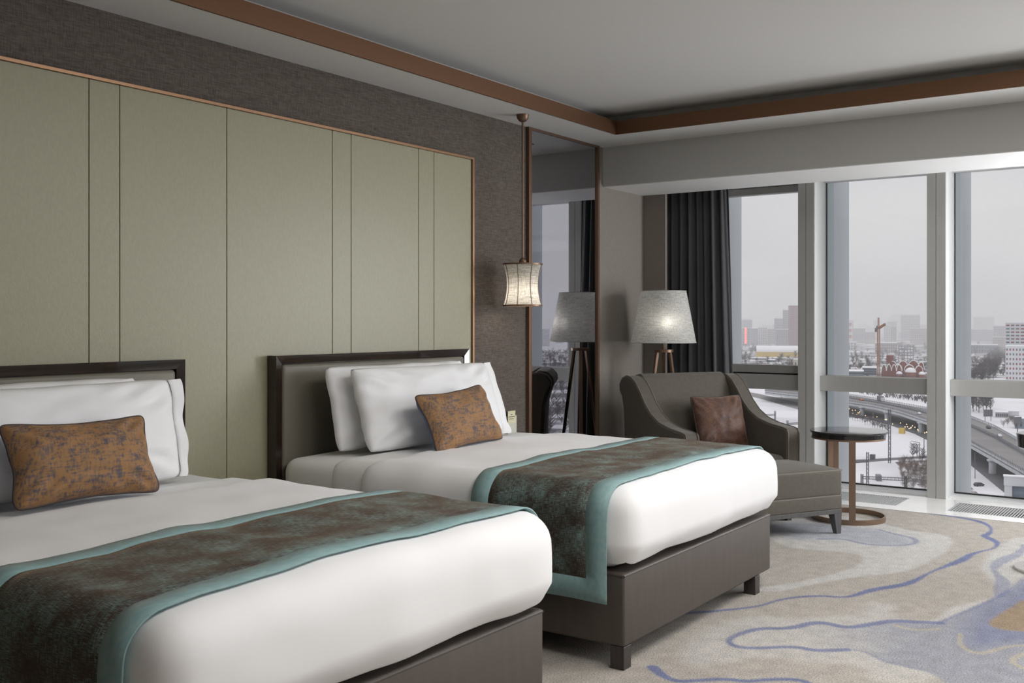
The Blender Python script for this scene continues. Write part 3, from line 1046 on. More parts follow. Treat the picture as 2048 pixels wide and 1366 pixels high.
def pillow(name, loc, w, h, t, lean, rz, tilt, seed, label, cat, material, pinch=0.05, wr=0.008, group=None, piping=None, back=None, flange=0.0, n=36, power=2.4, dog=0.05):
    """loc: bottom centre; lean: degrees the top tips back (+y)"""
    o = thing(name, loc, label, cat, R(rz), group)
    Mx = Matrix.Rotation(-R(lean), 4, 'X') @ Matrix.Rotation(R(tilt), 4, 'Y') @ Matrix.Translation((0, 0, h / 2 * 0.97))
    pt = pillow_pts(w, h, t, pinch, seed, wr, power, flange, dog)
    if back is None:
        bm = bmesh.new()
        add_pillow(bm, pt, n, flange=flange)
        bmesh.ops.transform(bm, matrix=Mx, verts=bm.verts)
        from_bm('pillowcase' if cat == 'pillow' else 'cover', bm, material, o, 180)
    else:
        for nm, s, m in (('front_cover', -1, material), ('back_cover', 1, back)):
            bm = bmesh.new()
            add_pillow(bm, pt, n, (s,))
            bmesh.ops.transform(bm, matrix=Mx, verts=bm.verts)
            from_bm(nm, bm, m, o, 180)
    if piping:
        per = [pt(-1 + 2 * k / n, -1, 1) for k in range(n)] + [pt(1, -1 + 2 * k / n, 1) for k in range(n)]
        per += [pt(1 - 2 * k / n, 1, 1) for k in range(n)] + [pt(-1, 1 - 2 * k / n, 1) for k in range(n)]
        bm = bmesh.new()
        add_tube(bm, per, 0.0045, 6, closed=True)
        bmesh.ops.transform(bm, matrix=Mx, verts=bm.verts)
        from_bm('piping', bm, piping, o, 180)
    return o

def bed(cx, seed, label, dlabel, tagplate):
    y0 = 1.91
    t = thing('bed', (cx, y0, 0), label, 'bed', group='twin beds')
    # upholstered base
    bm = bmesh.new()
    add_box(bm, -BW, BW, 0, 1.93, 0.088, 0.372, bev=0.012, seg=3)
    from_bm('base', bm, M_leather, t, 40)
    pts = [(-BW + 0.004, 0.004, 0.362), (BW - 0.004, 0.004, 0.362), (BW - 0.004, 1.92, 0.362), (-BW + 0.004, 1.92, 0.362)]
    bm = bmesh.new()
    for k in range(4):
        a, b = Vector(pts[k]), Vector(pts[(k + 1) % 4])
        add_tube(bm, [a, b], 0.006, 6)
    from_bm('piping', bm, M_leather, t, 60)
    for lx, ly in ((-BW + 0.002, 0.002), (BW - 0.205, 0.0), (-BW + 0.002, 1.8), (BW - 0.205, 1.8)):
        box('leg', lx, lx + 0.06, ly, ly + 0.06, 0.0, 0.09, M_darkwood, t, bev=0.002)
    # mattress under the sheet
    sd = lambda p, n: n * (dz_noise(p, 4, 0.006, seed + 9)) + Vector((n.x, n.y, 0)) * 0.004 * math.sin(p.z * 9)
    soft_box('mattress', (0, 0.975, 0.527), (0.776, 0.945, 0.151), 0.075, (16, 20, 4), M_sheet, t, sd)
    # headboard
    hw = 0.7815
    yf, yb = 3.843 - y0, 3.906 - y0
    ht, rw = 1.176, 0.042
    hb = from_bm('headboard', (lambda b: (add_box(b, -hw + rw * .5, hw - rw * .5, yf + 0.03, yb, 0.30, ht - rw * .5), b)[1])(bmesh.new()), M_wood, t)
    def rail(poly, m, nm='frame_rail'):
        bm = bmesh.new()
        F = [bm.verts.new((p[0], yf + (0.0 if k in (0, 1) else 0.006), p[1])) for k, p in enumerate(poly)]
        Bk = [bm.verts.new((p[0], yb - 0.001, p[1])) for p in poly]
        bm.faces.new(F)
        bm.faces.new(Bk[::-1])
        for i in range(4):
            bm.faces.new((F[i], Bk[i], Bk[(i + 1) % 4], F[(i + 1) % 4]))
        from_bm(nm, bm, m, hb)
    rail([(-hw, ht), (hw, ht), (hw - rw, ht - rw), (-hw + rw, ht - rw)], M_wood)
    rail([(-hw, 0.25), (-hw, ht - 0.001), (-hw + rw, ht - rw - 0.001), (-hw + rw, 0.25)], M_woodv)
    rail([(hw, 0.25), (hw, ht - 0.001), (hw - rw, ht - rw - 0.001), (hw - rw, 0.25)], M_woodv)
    soft_box('padded_panel', (0, yf + 0.022, 0.74), (hw - rw - 0.003, 0.022, 0.392), 0.02, (14, 2, 10), M_hbleather, hb)
    if tagplate:
        box('white_switch', 0.668, 0.742, yf - 0.008, yf, 1.055, 1.084, M_cream, t, bev=0.002)
    # duvet, tucked
    d = thing('duvet', (cx, y0, 0), dlabel, 'duvet', group='white duvets')
    soft_box('cover', (0, 0.672, 0.540), (0.797, 0.715, 0.163), 0.092, (30, 34, 6), M_white, d, duvet_disp(seed), skip=('-z', '+y'), solid=0.012)
    sd2 = lambda p, n: n * (dz_noise(p, 4, 0.007, seed + 5))
    soft_box('turned_down_fold', (0, 1.42, 0.538), (0.786, 0.185, 0.155), 0.085, (20, 6, 5), M_sheet, d, sd2, skip=('-z', '+y', '-y'), solid=0.008)
    return t
CX2, CX1 = 4.244, 2.145
bed(CX2, 1.3, 'twin bed with padded headboard nearer the window, with two white pillows', 'white tucked duvet on the bed nearer the window', True)
bed(CX1, 4.6, 'twin bed nearer the camera, cut off by the left edge of the photo', 'white tucked duvet on the bed nearer the camera', False)
runner(CX2, 1.91, 1.3, 'teal bordered brown runner across the bed nearer the window')
runner(CX1, 1.91, 4.6, 'teal bordered brown runner across the bed nearer the camera')
GP = 'white bed pillows'
pillow('pillow', (CX2 - 0.055, 3.60, 0.70), 1.12, 0.44, 0.16, 13, 0, 0, 1.1, 'white pillow against the headboard of the bed nearer the window, behind another pillow', 'pillow', M_pillow, group=GP, flange=0.02, pinch=0.03, wr=0.016)
pillow('pillow', (CX2 - 0.03, 3.41, 0.705), 1.08, 0.44, 0.20, 19, -3, 0, 2.7, 'white pillow with the brown cushion leaning on it, bed nearer the window', 'pillow', M_pillow, group=GP, flange=0.07, pinch=0.03, wr=0.018)
pillow('pillow', (CX1 - 0.10, 3.70, 0.70), 1.12, 0.43, 0.13, 9, 0, 0, 3.9, 'white pillow against the headboard of the bed nearer the camera, mostly hidden', 'pillow', M_pillow, group=GP, flange=0.02, pinch=0.03, wr=0.016)
pillow('pillow', (CX1 + 0.0, 3.545, 0.705), 1.10, 0.42, 0.17, 11, 0, 0, 5.2, 'white pillow behind the brown cushion, bed nearer the camera', 'pillow', M_pillow, group=GP, flange=0.05, pinch=0.03, wr=0.018)
GC = 'brown jacquard cushions on the beds'
pillow('cushion', (4.145, 3.15, 0.706), 0.60, 0.335, 0.15, 26, 0, -3, 0.7, 'copper brown oblong cushion on the bed nearer the window', 'cushion', M_cushion, pinch=0.13, wr=0.011, dog=0.10, group=GC, piping=M_piping, back=M_blueback)
pillow('cushion', (2.125, 3.31, 0.705), 0.60, 0.322, 0.15, 22, 0, 1, 2.9, 'copper brown oblong cushion on the bed nearer the camera', 'cushion', M_cushion, pinch=0.13, wr=0.013, dog=0.10, group=GC, piping=M_piping, back=M_blueback)

# ================================================================== ARMCHAIR AND OTTOMAN
F = Vector((-0.5, -0.866, 0))
Wd = Vector((0.866, -0.5, 0))
CRZ = math.atan2(Wd.y, Wd.x)        # local x along the chair's width, local -y forward
# armchair origin: middle of the front line
fr = Vector((6.93, 2.43, 0))
CW = 0.95
co = fr - Wd * (CW / 2)
ch = thing('armchair', co, 'grey taupe armchair with swooping arms standing in the corner by the window', 'armchair', CRZ)
# side profile of an arm (local y backwards, z up): swoops from the front up to the top of the back
def arm_profile():
    p = [(0.0, 0.16), (0.0, 0.575), (0.012, 0.603), (0.05, 0.612), (0.20, 0.628), (0.32, 0.655), (0.42, 0.705), (0.50, 0.775), (0.56, 0.85), (0.62, 0.91), (0.68, 0.945), (0.74, 0.955),
         (0.80, 0.935), (0.835, 0.89), (0.83, 0.84), (0.80, 0.80), (0.775, 0.70), (0.765, 0.50), (0.76, 0.16)]
    return p
for sx in (-1, 1):
    x0 = sx * CW / 2
    x1 = x0 - sx * 0.115
    prism('arm', arm_profile(), 'x', min(x0, x1), max(x0, x1), M_chair, ch, bev=0.018, seg=3)
    for xx in (x0 - sx * 0.010, x1 + sx * 0.010):
        tube('piping', [(xx, y - (0.004 if y < 0.02 else 0), z + (0.0 if y < 0.02 else 0.0)) for y, z in arm_profile()[0:15]], 0.0042, M_chairpipe, ch, 6)
# back: curved sheet rolled over at the top
prof = [(0.50, 0.36), (0.545, 0.50), (0.585, 0.65), (0.62, 0.78), (0.65, 0.87), (0.685, 0.94), (0.735, 0.968), (0.80, 0.955), (0.845, 0.91), (0.85, 0.86), (0.815, 0.81), (0.78, 0.70), (0.77, 0.50), (0.765, 0.16), (0.60, 0.16)]
prism('backrest', prof, 'x', -CW / 2 + 0.115, CW / 2 - 0.115, M_chair, ch, bev=0.012, seg=2, smooth=60)
soft_box('seat_cushion', (0, 0.265, 0.345), (CW / 2 - 0.118, 0.27, 0.08), 0.045, (10, 8, 3), M_chair, ch, lambda p, n: Vector((0, 0, 0.02 * (1 - (p.x / .36) ** 2) if n.z > .5 else 0)))
box('seat_base', -CW / 2 + 0.115, CW / 2 - 0.115, 0.02, 0.70, 0.16, 0.268, M_chair, ch, bev=0.01)
box('plinth', -CW / 2 + 0.01, CW / 2 - 0.01, 0.01, 0.755, 0.13, 0.16, M_greywood, ch, bev=0.003)
def taper_leg(parent, x, y, h, a, b, m, dx=0.0, dy=0.0):
    bm = bmesh.new()
    T = [bm.verts.new((x + sx * a / 2, y + sy * a / 2, h)) for sx, sy in ((-1, -1), (1, -1), (1, 1), (-1, 1))]
    Bt = [bm.verts.new((x + dx + sx * b / 2, y + dy + sy * b / 2, 0)) for sx, sy in ((-1, -1), (1, -1), (1, 1), (-1, 1))]
    bm.faces.new(T)
    bm.faces.new(Bt[::-1])
    for i in range(4):
        bm.faces.new((T[i], Bt[i], Bt[(i + 1) % 4], T[(i + 1) % 4]))
    return from_bm('leg', bm, m, parent)
for lx, ly in ((-CW / 2 + 0.05, 0.05), (CW / 2 - 0.05, 0.05), (-CW / 2 + 0.05, 0.71), (CW / 2 - 0.05, 0.71)):
    taper_leg(ch, lx, ly, 0.13, 0.055, 0.032, M_greywood)
# cushion on the chair
pillow('cushion', (6.80, 2.93, 0.435), 0.44, 0.40, 0.15, 16, math.degrees(CRZ), 0, 8.3, 'square dark brown cushion leaning in the armchair', 'cushion', M_cushion2, pinch=0.06, wr=0.012, piping=M_piping)

# ottoman
oc = Vector((6.507, 2.03, 0)) - Wd * 0.33 + Wd * 0.012 + F * 0.012
ot = thing('ottoman', oc, 'grey taupe upholstered ottoman on tapered legs at the foot of the armchair', 'ottoman', CRZ)
OW, OD = 0.68, 0.52
soft_box('seat_cushion', (0, OD / 2, 0.325), (OW / 2, OD / 2, 0.085), 0.022, (12, 10, 4), M_chair, ot,
         lambda p, n: Vector((0, 0, 0.030 * (1 - (p.x / (OW / 2)) ** 2) * (1 - (p.y / (OD / 2)) ** 2) if n.z > .3 else 0)))
soft_box('seat_base', (0, OD / 2, 0.200), (OW / 2 - 0.002, OD / 2 - 0.002, 0.045), 0.012, (6, 6, 2), M_chair, ot)
bm = bmesh.new()
for zz in (0.243, 0.402):
    add_tube(bm, [(-OW / 2 + .006, .006, zz), (OW / 2 - .006, .006, zz), (OW / 2 - .006, OD - .006, zz), (-OW / 2 + .006, OD - .006, zz)], 0.0045, 6, closed=True)
from_bm('piping', bm, M_chairpipe, ot, 60)
box('plinth', -OW / 2 + 0.004, OW / 2 - 0.004, 0.004, OD - 0.004, 0.128, 0.156, M_greywood, ot, bev=0.002)
for lx, ly in ((-1, 0), (1, 0), (-1, 1), (1, 1)):
    taper_leg(ot, lx * (OW / 2 - 0.035), 0.035 + ly * (OD - 0.07), 0.13, 0.06, 0.034, M_greywood, dx=lx * 0.010, dy=-0.010 + 0.02 * ly)

# ================================================================== SIDE TABLE
tb = thing('side_table', (7.03, 2.13, 0), 'round black-topped side table with copper posts and ring base beside the ottoman', 'table')
rt = 0.256
lathe('tabletop', [(0, 0.560), (rt - 0.03, 0.560), (rt - 0.012, 0.562), (rt - 0.012, 0.585), (rt - 0.003, 0.588), (rt, 0.593), (rt, 0.598), (rt - 0.004, 0.602), (0, 0.602)], M_blackglass, tb, 64)
lathe('rim_band', [(rt - 0.034, 0.548), (rt - 0.014, 0.548), (rt - 0.014, 0.560), (rt - 0.034, 0.560)], M_post, tb, 64, closed=True)
ri = 0.232
lathe('ring_base', [(ri, 0.0), (ri + 0.010, 0.0), (ri + 0.010, 0.034), (ri, 0.034)], M_post, tb, 64, closed=True)
for a in (203, 38, 47):
    dx, dy = math.cos(R(a)), math.sin(R(a))
    L = 1.0
    ux, uy = dx / L, dy / L
    M = Matrix.Translation((ux * (ri + 0.005), uy * (ri + 0.005), 0)) @ Matrix.Rotation(math.atan2(uy, ux), 4, 'Z')
    box('post', -0.006, 0.006, -0.021, 0.021, 0.0, 0.549, M_post, tb, M=M)

# pedestal table at the right edge
pt_ = thing('pedestal_table', (6.197, 0.78, 0), 'round black table on a pale ring foot at the right edge of the photo', 'table')
lathe('tabletop', [(0, 0.66), (0.165, 0.66), (0.175, 0.665), (0.18, 0.733), (0.176, 0.738), (0, 0.738)], M_blackglass, pt_, 64)
lathe('ring_base', [(0.143, 0.0), (0.19, 0.0), (0.19, 0.014), (0.143, 0.014)], M_chrome, pt_, 64, closed=True)
box('post', 0.145, 0.165, -0.02, 0.02, 0.014, 0.66, M_chrome, pt_)

# ================================================================== LAMPS
fl = thing('floor_lamp', (7.08, 3.547, 0), 'tripod floor lamp with a grey linen shade, lit, behind the armchair', 'lamp')
lathe('shade', [(0.247, 1.182), (0.172, 1.574)], M_shade, fl, 64, smooth=180)
bm = bmesh.new()
for rr, zz, nm in ((0.2475, 1.182, 'lower_ring'), (0.1725, 1.574, 'upper_ring')):
    tube(nm, [(rr * math.cos(2 * math.pi * k / 48), rr * math.sin(2 * math.pi * k / 48), zz) for k in range(48)], 0.0028, M_grille, fl, 6, closed=True)
for k in range(3):
    a = 2 * math.pi * k / 3 + 0.4
    add_tube(bm, [(0.012 * math.cos(a), 0.012 * math.sin(a), 1.562), (0.172 * math.cos(a), 0.172 * math.sin(a), 1.572)], 0.002, 5)
from_bm('spider', bm, M_grille, fl, 60)
box('shade_seam', -0.006, 0.006, -0.001, 0.001, -0.2, 0.2, M_bronze, fl, M=Matrix.Translation((0.2115 * math.cos(0.95), 0.2115 * math.sin(0.95), 1.378)) @ Matrix.Rotation(0.95 + math.pi / 2, 4, 'Z') @ Matrix.Rotation(R(10.8), 4, 'X'))
tube('stem', [(0, 0, 1.10), (0, 0, 1.30)], 0.008, M_bronze, fl, 10)
tube('finial', [(0, 0, 1.30), (0, 0, 1.585)], 0.003, M_bronze, fl, 8)
lathe('finial_knob', [(0, 1.580), (0.006, 1.585), (0.006, 1.592), (0, 1.597)], M_bronze, fl, 12)
lathe('hub', [(0, 1.108), (0.075, 1.108), (0.075, 1.128), (0, 1.128)], M_bronze, fl, 24)
for k in range(3):
    a = 2 * math.pi * k / 3 + 2.55
    c, s = math.cos(a), math.sin(a)
    p0, p1 = Vector((0.055 * c, 0.055 * s, 1.112)), Vector((0.215 * c, 0.215 * s, 0.0))
    bm = bmesh.new()
    ux = Vector((c, s, 0))
    uy = Vector((-s, c, 0))
    q = []
    for p, wd, dp in ((p0, 0.014, 0.009), (p1, 0.011, 0.008)):
        q.append([bm.verts.new(p + ux * sx * dp + uy * sy * wd) for sx, sy in ((-1, -1), (1, -1), (1, 1), (-1, 1))])
    bm.faces.new(q[0])
    bm.faces.new(q[1][::-1])
    for i in range(4):
        bm.faces.new((q[0][i], q[1][i], q[1][(i + 1) % 4], q[0][(i + 1) % 4]))
    from_bm('leg', bm, M_bronze, fl)
lathe('bulb', [(0, 1.285), (0.022, 1.292), (0.034, 1.315), (0.034, 1.335), (0.022, 1.36), (0, 1.372)], M_bulb2, fl, 16, c=(-0.115, -0.08, 0.0), smooth=180)
l = bpy.data.lights.new('floor_lamp_light', 'POINT')
l.energy = 36
l.color = (1.0, 0.93, 0.84)
l.shadow_soft_size = 0.03
lo = bpy.data.objects.new('floor_lamp_light', l)
COL.objects.link(lo)
lo.location = (7.08 - 0.115, 3.547 - 0.08, 1.33)

pl = thing('pendant_lamp', (5.42, 3.715, 0), 'pendant lamp with a waisted linen shade, lit, hanging before the mirror edge', 'lamp')
lathe('canopy', [(0, 2.622), (0.012, 2.622), (0.026, 2.63), (0.037, 2.647), (0.040, 2.67), (0, 2.67)], M_bronze, pl, 24)
tube('rod', [(0, 0, 1.735), (0, 0, 2.625)], 0.0062, M_bronze, pl, 10)
lathe('ball', [(0, 1.705), (0.016, 1.712), (0.024, 1.728), (0.018, 1.745), (0.007, 1.752), (0, 1.752)], M_bronze, pl, 20, smooth=180)
def pr(z):
    f = (z - 1.443) / (1.712 - 1.443)
    return 0.101 + 0.024 * (2 * f - 1) ** 2 * 1.0
zs = [1.446 + (1.708 - 1.446) * k / 14 for k in range(15)]
# eight-sided soft waisted shade
bm = bmesh.new()
n = 64
rings = []
for z in zs:
    rings.append([bm.verts.new((pr(z) * math.cos(2 * math.pi * k / n), pr(z) * math.sin(2 * math.pi * k / n), z)) for k in range(n)])
for i in range(len(zs) - 1):
    for k in range(n):
        bm.faces.new((rings[i][k], rings[i][(k + 1) % n], rings[i + 1][(k + 1) % n], rings[i + 1][k]))
from_bm('shade', bm, M_shade2, pl, 180)
for zz, nm in ((1.446, 'lower_ring'), (1.710, 'upper_ring')):
    rr = pr(zz) + 0.001
    lathe(nm, [(rr - 0.003, zz - 0.004), (rr + 0.003, zz - 0.004), (rr + 0.003, zz + 0.005), (rr - 0.003, zz + 0.005)], M_bronze, pl, 48, closed=True)
for k in range(8):
    a = 2 * math.pi * k / 8 + 0.32
    tube('rib', [((pr(z) + 0.001) * math.cos(a), (pr(z) + 0.001) * math.sin(a), z) for z in zs], 0.0026, M_bronze, pl, 6)
bm = bmesh.new()
for k in range(3):
    a = 2 * math.pi * k / 3
    add_tube(bm, [(0, 0, 1.712), (0.124 * math.cos(a), 0.124 * math.sin(a), 1.710)], 0.002, 5)
from_bm('spider', bm, M_bronze, pl)
tube('socket', [(0, 0, 1.62), (0, 0, 1.71)], 0.014, M_bronze, pl, 12)
lathe('bulb', [(0, 1.515), (0.018, 1.52), (0.028, 1.54), (0.028, 1.56), (0.016, 1.60), (0.012, 1.62), (0, 1.62)], M_bulb, pl, 16, smooth=180)
l = bpy.data.lights.new('pendant_light', 'POINT')
l.energy = 0.9
l.color = (1.0, 0.90, 0.77)
l.shadow_soft_size = 0.03
lo = bpy.data.objects.new('pendant_light', l)
COL.objects.link(lo)
lo.location = (5.42, 3.715, 1.50)

# ---- switch box with a card behind the bed
cb = thing('card_holder', (5.585, YW, 0), 'small cream wall box holding a yellow card, just left of the mirror', 'switch')
box('body', -0.05, 0.05, -0.02, 0, 0.595, 0.715, M_cream, cb, bev=0.003)
kc = tag(box('card', 0, 0.085, -0.001, 0.001, 0, 0.085, M_card, None, M=Matrix.Translation((5.528, YW - 0.0225, 0.665))), 'small yellow printed card standing in the cream wall box', 'card')
bm = bmesh.new()
for z0, z1, a, b in ((0.058, 0.063, 0.030, 0.05), (0.044, 0.049, 0.008, 0.078), (0.030, 0.034, 0.012, 0.066)):
    add_box(bm, 5.528 + a, 5.528 + b, YW - 0.0242, YW - 0.0236, 0.665 + z0, 0.665 + z1)
from_bm('print', bm, M_ink, kc)

# ================================================================== THE CITY OUTSIDE (about 66 m below the room)
GZ = -65.0
CA, SA = math.cos(R(35.024)), math.sin(R(35.024))
def view_dir(u, v):
    s, h = (u - 1024) / 2049.0, (641 - v) / 2049.0
    return Vector((CA + s * SA, SA - s * CA, h))
def far(u, v, z=GZ):
    """point of the horizontal plane z seen at photo position (u, v): how the survey of the view was taken"""
    d = view_dir(u, v)
    return Vector((0, 0, 1.35)) + d * ((z - 1.35) / d.z)
rng = random.Random(21)

M_snow = mat('snow_ground', (0.80, 0.80, 0.83), 0.9, spec=0.2, color2=(0.60, 0.60, 0.63), vscale=(0.012, 0.012, 0.012), vdet=9, lo=0.46, hi=0.66)
M_snowroof = mat('snow_roof', (0.86, 0.86, 0.89), 0.9, spec=0.2)
M_asph = mat('wet_asphalt', (0.095, 0.098, 0.11), 0.6, var=0.15, vscale=(0.08, 0.08, 0.08), vdet=6)
M_road = mat('grey_highway', (0.215, 0.205, 0.205), 0.7, var=0.10, vscale=(0.05, 0.05, 0.05), vdet=6)
M_conc = mat('pale_concrete', (0.50, 0.52, 0.55), 0.8, var=0.08, vscale=(0.3, 0.3, 0.3))
M_rail = mat('grey_railing', (0.20, 0.215, 0.24), 0.7)
M_steel = mat('dark_lattice_steel', (0.13, 0.135, 0.15), 0.6)
M_tree = mat('bare_branches', (0.085, 0.075, 0.075), 0.9)
M_brush = mat('brown_scrub', (0.16, 0.125, 0.11), 0.95)
M_win = mat('far_window', (0.07, 0.085, 0.10), 0.35)
M_win2 = mat('far_window_colour', (0.12, 0.22, 0.24), 0.4, color2=(0.30, 0.10, 0.10), vscale=(0.1, 0.1, 0.31), vdet=1, lo=0.45, hi=0.55)
M_lightb = mat('grey_block', (0.36, 0.36, 0.38), 0.8)
M_pinkb = mat('beige_block', (0.42, 0.37, 0.35), 0.8)
M_whiteb = mat('white_block', (0.66, 0.67, 0.70), 0.7)
M_maroon = mat('maroon_cladding', (0.155, 0.028, 0.045), 0.6)
M_maroonl = mat('pale_tower_bands', (0.36, 0.25, 0.28), 0.6)
M_brick = mat('red_brick', (0.235, 0.085, 0.065), 0.85, var=0.2, vscale=(0.6, 0.6, 0.6))
M_orange = mat('orange_steel', (0.40, 0.17, 0.085), 0.6)
M_yellow = mat('yellow_cladding', (0.62, 0.45, 0.10), 0.6)
M_creamb = mat('cream_block', (0.55, 0.52, 0.42), 0.8)
M_bluegrey = mat('blue_grey_cladding', (0.20, 0.25, 0.31), 0.6)
M_red = mat('red_paint', (0.45, 0.10, 0.09), 0.6)
M_sign = mat('red_lit_sign', (1, 0.1, 0.1), 0.5, emit=(1.0, 0.13, 0.12), estr=1.6)
M_lamp = mat('warm_street_light', (1, 0.7, 0.3), 0.5, emit=(1.0, 0.66, 0.28), estr=4.0)
M_truck = mat('grey_truck', (0.20, 0.20, 0.21), 0.6)
M_carw = mat('white_car', (0.65, 0.65, 0.67), 0.4)
M_card_ = mat('dark_car', (0.05, 0.055, 0.065), 0.4)
M_caro = mat('orange_car', (0.55, 0.18, 0.07), 0.4)
M_tyre = mat('tyre', (0.02, 0.02, 0.02), 0.8)

# ---- haze over the city: one real, even volume
vm = bpy.data.materials.new('winter_haze')
vm.use_nodes = True
nt = vm.node_tree
for n in list(nt.nodes):
    nt.nodes.remove(n)
o = nt.nodes.new('ShaderNodeOutputMaterial')
vs = nt.nodes.new('ShaderNodeVolumeScatter')
vs.inputs['Color'].default_value = (0.97, 0.97, 0.985, 1)
vs.inputs['Density'].default_value = 1 / 9000.0
vs.inputs['Anisotropy'].default_value = 0.0
nt.links.new(vs.outputs[0], o.inputs['Volume'])
hz = box('haze', 40, 9000, -9000, 9000, GZ - 3, 95, vm)
hz['kind'] = 'stuff'
hz['label'] = 'thin winter haze lying over the whole city outside the windows'
hz['category'] = 'haze'

vm2 = vm.copy()
vm2.name = 'snow_haze'
vm2.node_tree.nodes['Volume Scatter'].inputs['Density'].default_value = 1 / 1900.0
hz2 = box('haze', 1500, 8900, -8900, 8900, GZ - 1.5, 94, vm2)
hz2['kind'] = 'stuff'
hz2['label'] = 'thicker snow haze swallowing the far skyline outside the windows'
hz2['category'] = 'haze'

# ---- ground
bm = bmesh.new()
add_box(bm, 30, 9500, -9500, 9500, GZ - 2, GZ)
g = struct(from_bm('ground', bm, M_snow))

M_town = mat('snowy_town_ground', (0.72, 0.72, 0.75), 0.9, spec=0.2, color2=(0.13, 0.125, 0.13), vscale=(0.022, 0.022, 0.022), vdet=10, lo=0.43, hi=0.56)
bm = bmesh.new()
add_prism(bm, [tuple(far(u, v).xy) for u, v in ((1330, 768), (1700, 768), (1860, 775), (2300, 790), (2300, 668), (1330, 668))], 'z', GZ, GZ + 0.05)
struct(from_bm('town_ground', bm, M_town))

def strip(name, left, right, z, thick, m, parent=None):
    """flat road between two polylines of photo positions"""
    n = len(left)
    bm = bmesh.new()
    L = [far(u, v, z) for u, v in left]
    Rr = [far(u, v, z) for u, v in right]
    vs = []
    for a, b in zip(L, Rr):
        vs.append([bm.verts.new(a), bm.verts.new(b), bm.verts.new(b - Vector((0, 0, thick))), bm.verts.new(a - Vector((0, 0, thick)))])
    for i in range(n - 1):
        for k in range(4):
            bm.faces.new((vs[i][k], vs[i][(k + 1) % 4], vs[i + 1][(k + 1) % 4], vs[i + 1][k]))
    bm.faces.new(vs[0])
    bm.faces.new(vs[-1][::-1])
    return from_bm(name, bm, m, parent)

M_scrubg = mat('scrub_ground', (0.70, 0.70, 0.72), 0.9, spec=0.2, color2=(0.16, 0.13, 0.12), vscale=(0.16, 0.16, 0.16), vdet=9, lo=0.42, hi=0.58)

# ---- elevated highway
ZD = -57.0
near = [(1530, 784), (1600, 792.5), (1650, 798.5), (1690, 804), (1750, 813.5), (1800, 825), (1860, 845), (1900, 864), (1941, 888), (1990, 915), (2048, 948), (2110, 990)]
farl = [(1530, 774), (1600, 778), (1650, 784), (1690, 790), (1750, 800), (1800, 809), (1860, 820), (1900, 827), (1941, 836), (1990, 856), (2048, 889), (2110, 926)]
hw = thing('highway_bridge', far(1750, 815), 'long grey elevated highway curving across the snowy ground below the windows', 'bridge')
hw.location = (0, 0, 0)
def poly3(pts, z):
    return [far(u, v, z) for u, v in pts]
def resample(P, step):
    out = [P[0]]
    acc = 0.0
    for a, b in zip(P[:-1], P[1:]):
        L = (b - a).length
        d = step - acc
        while d < L:
            out.append(a + (b - a) * (d / L))
            d += step
        acc = (acc + L) % step if L else acc
    return out
strip('deck', near, farl, ZD, 0.6, M_road, hw)
NP, FP = poly3(near, ZD), poly3(farl, ZD)
def girder(name, P, inner, h0, h1, w, m):
    bm = bmesh.new()
    vs = []
    for i, p in enumerate(P):
        d = (inner[i] - p).normalized()
        q = p + d * w
        vs.append([bm.verts.new(x) for x in (p + Vector((0, 0, h1)), q + Vector((0, 0, h1)), q + Vector((0, 0, h0)), p + Vector((0, 0, h0)))])
    for i in range(len(P) - 1):
        for k in range(4):
            bm.faces.new((vs[i][k], vs[i][(k + 1) % 4], vs[i + 1][(k + 1) % 4], vs[i + 1][k]))
    bm.faces.new(vs[0])
    bm.faces.new(vs[-1][::-1])
    return from_bm(name, bm, m, hw)
girder('girder', NP, FP, -2.0, -0.1, 1.2, M_conc)
girder('girder', FP, NP, -2.0, -0.1, 1.2, M_conc)
girder('kerb', NP, FP, -0.1, 0.9, 0.45, M_conc)
girder('kerb', FP, NP, -0.1, 0.5, 0.5, M_conc)
MID = [(a * 0.40 + b * 0.60) for a, b in zip(NP, FP)]
girder('median_barrier', MID, FP, 0.0, 0.9, 0.8, M_rail)
for nm, P, off in (('railing', NP, 0.9), ('railing', FP, 0.5), ('median_railing', MID, 0.9)):
    bm = bmesh.new()
    for p in resample(P, 2.6):
        add_box(bm, p.x - .12, p.x + .12, p.y - .12, p.y + .12, p.z + off - .3, p.z + off + 1.0)
    for a, b in zip(P[:-1], P[1:]):
        add_tube(bm, [a + Vector((0, 0, off + 1.0)), b + Vector((0, 0, off + 1.0))], 0.10, 4)
        add_tube(bm, [a + Vector((0, 0, off + .5)), b + Vector((0, 0, off + .5))], 0.07, 4)
    ob = from_bm(nm, bm, M_rail, hw)
    ob['kind'] = 'stuff'
for u, v in ((1724, 809.5), (1774, 819), (1842, 839), (1672, 801.5), (1922, 877), (1985, 912)):
    a = far(u, v, ZD)
    d = view_dir(u, 641)
    d = Vector((d.x, d.y, 0)).normalized()
    for s in (3.0, 15.0):
        c = a + d * s
        lathe('pillar', [(0, GZ), (1.5, GZ), (1.5, ZD - 3.2), (2.3, ZD - 2.4), (2.3, ZD - 1.9), (0, ZD - 1.9)], M_conc, hw, 14, c=(c.x, c.y, 0))
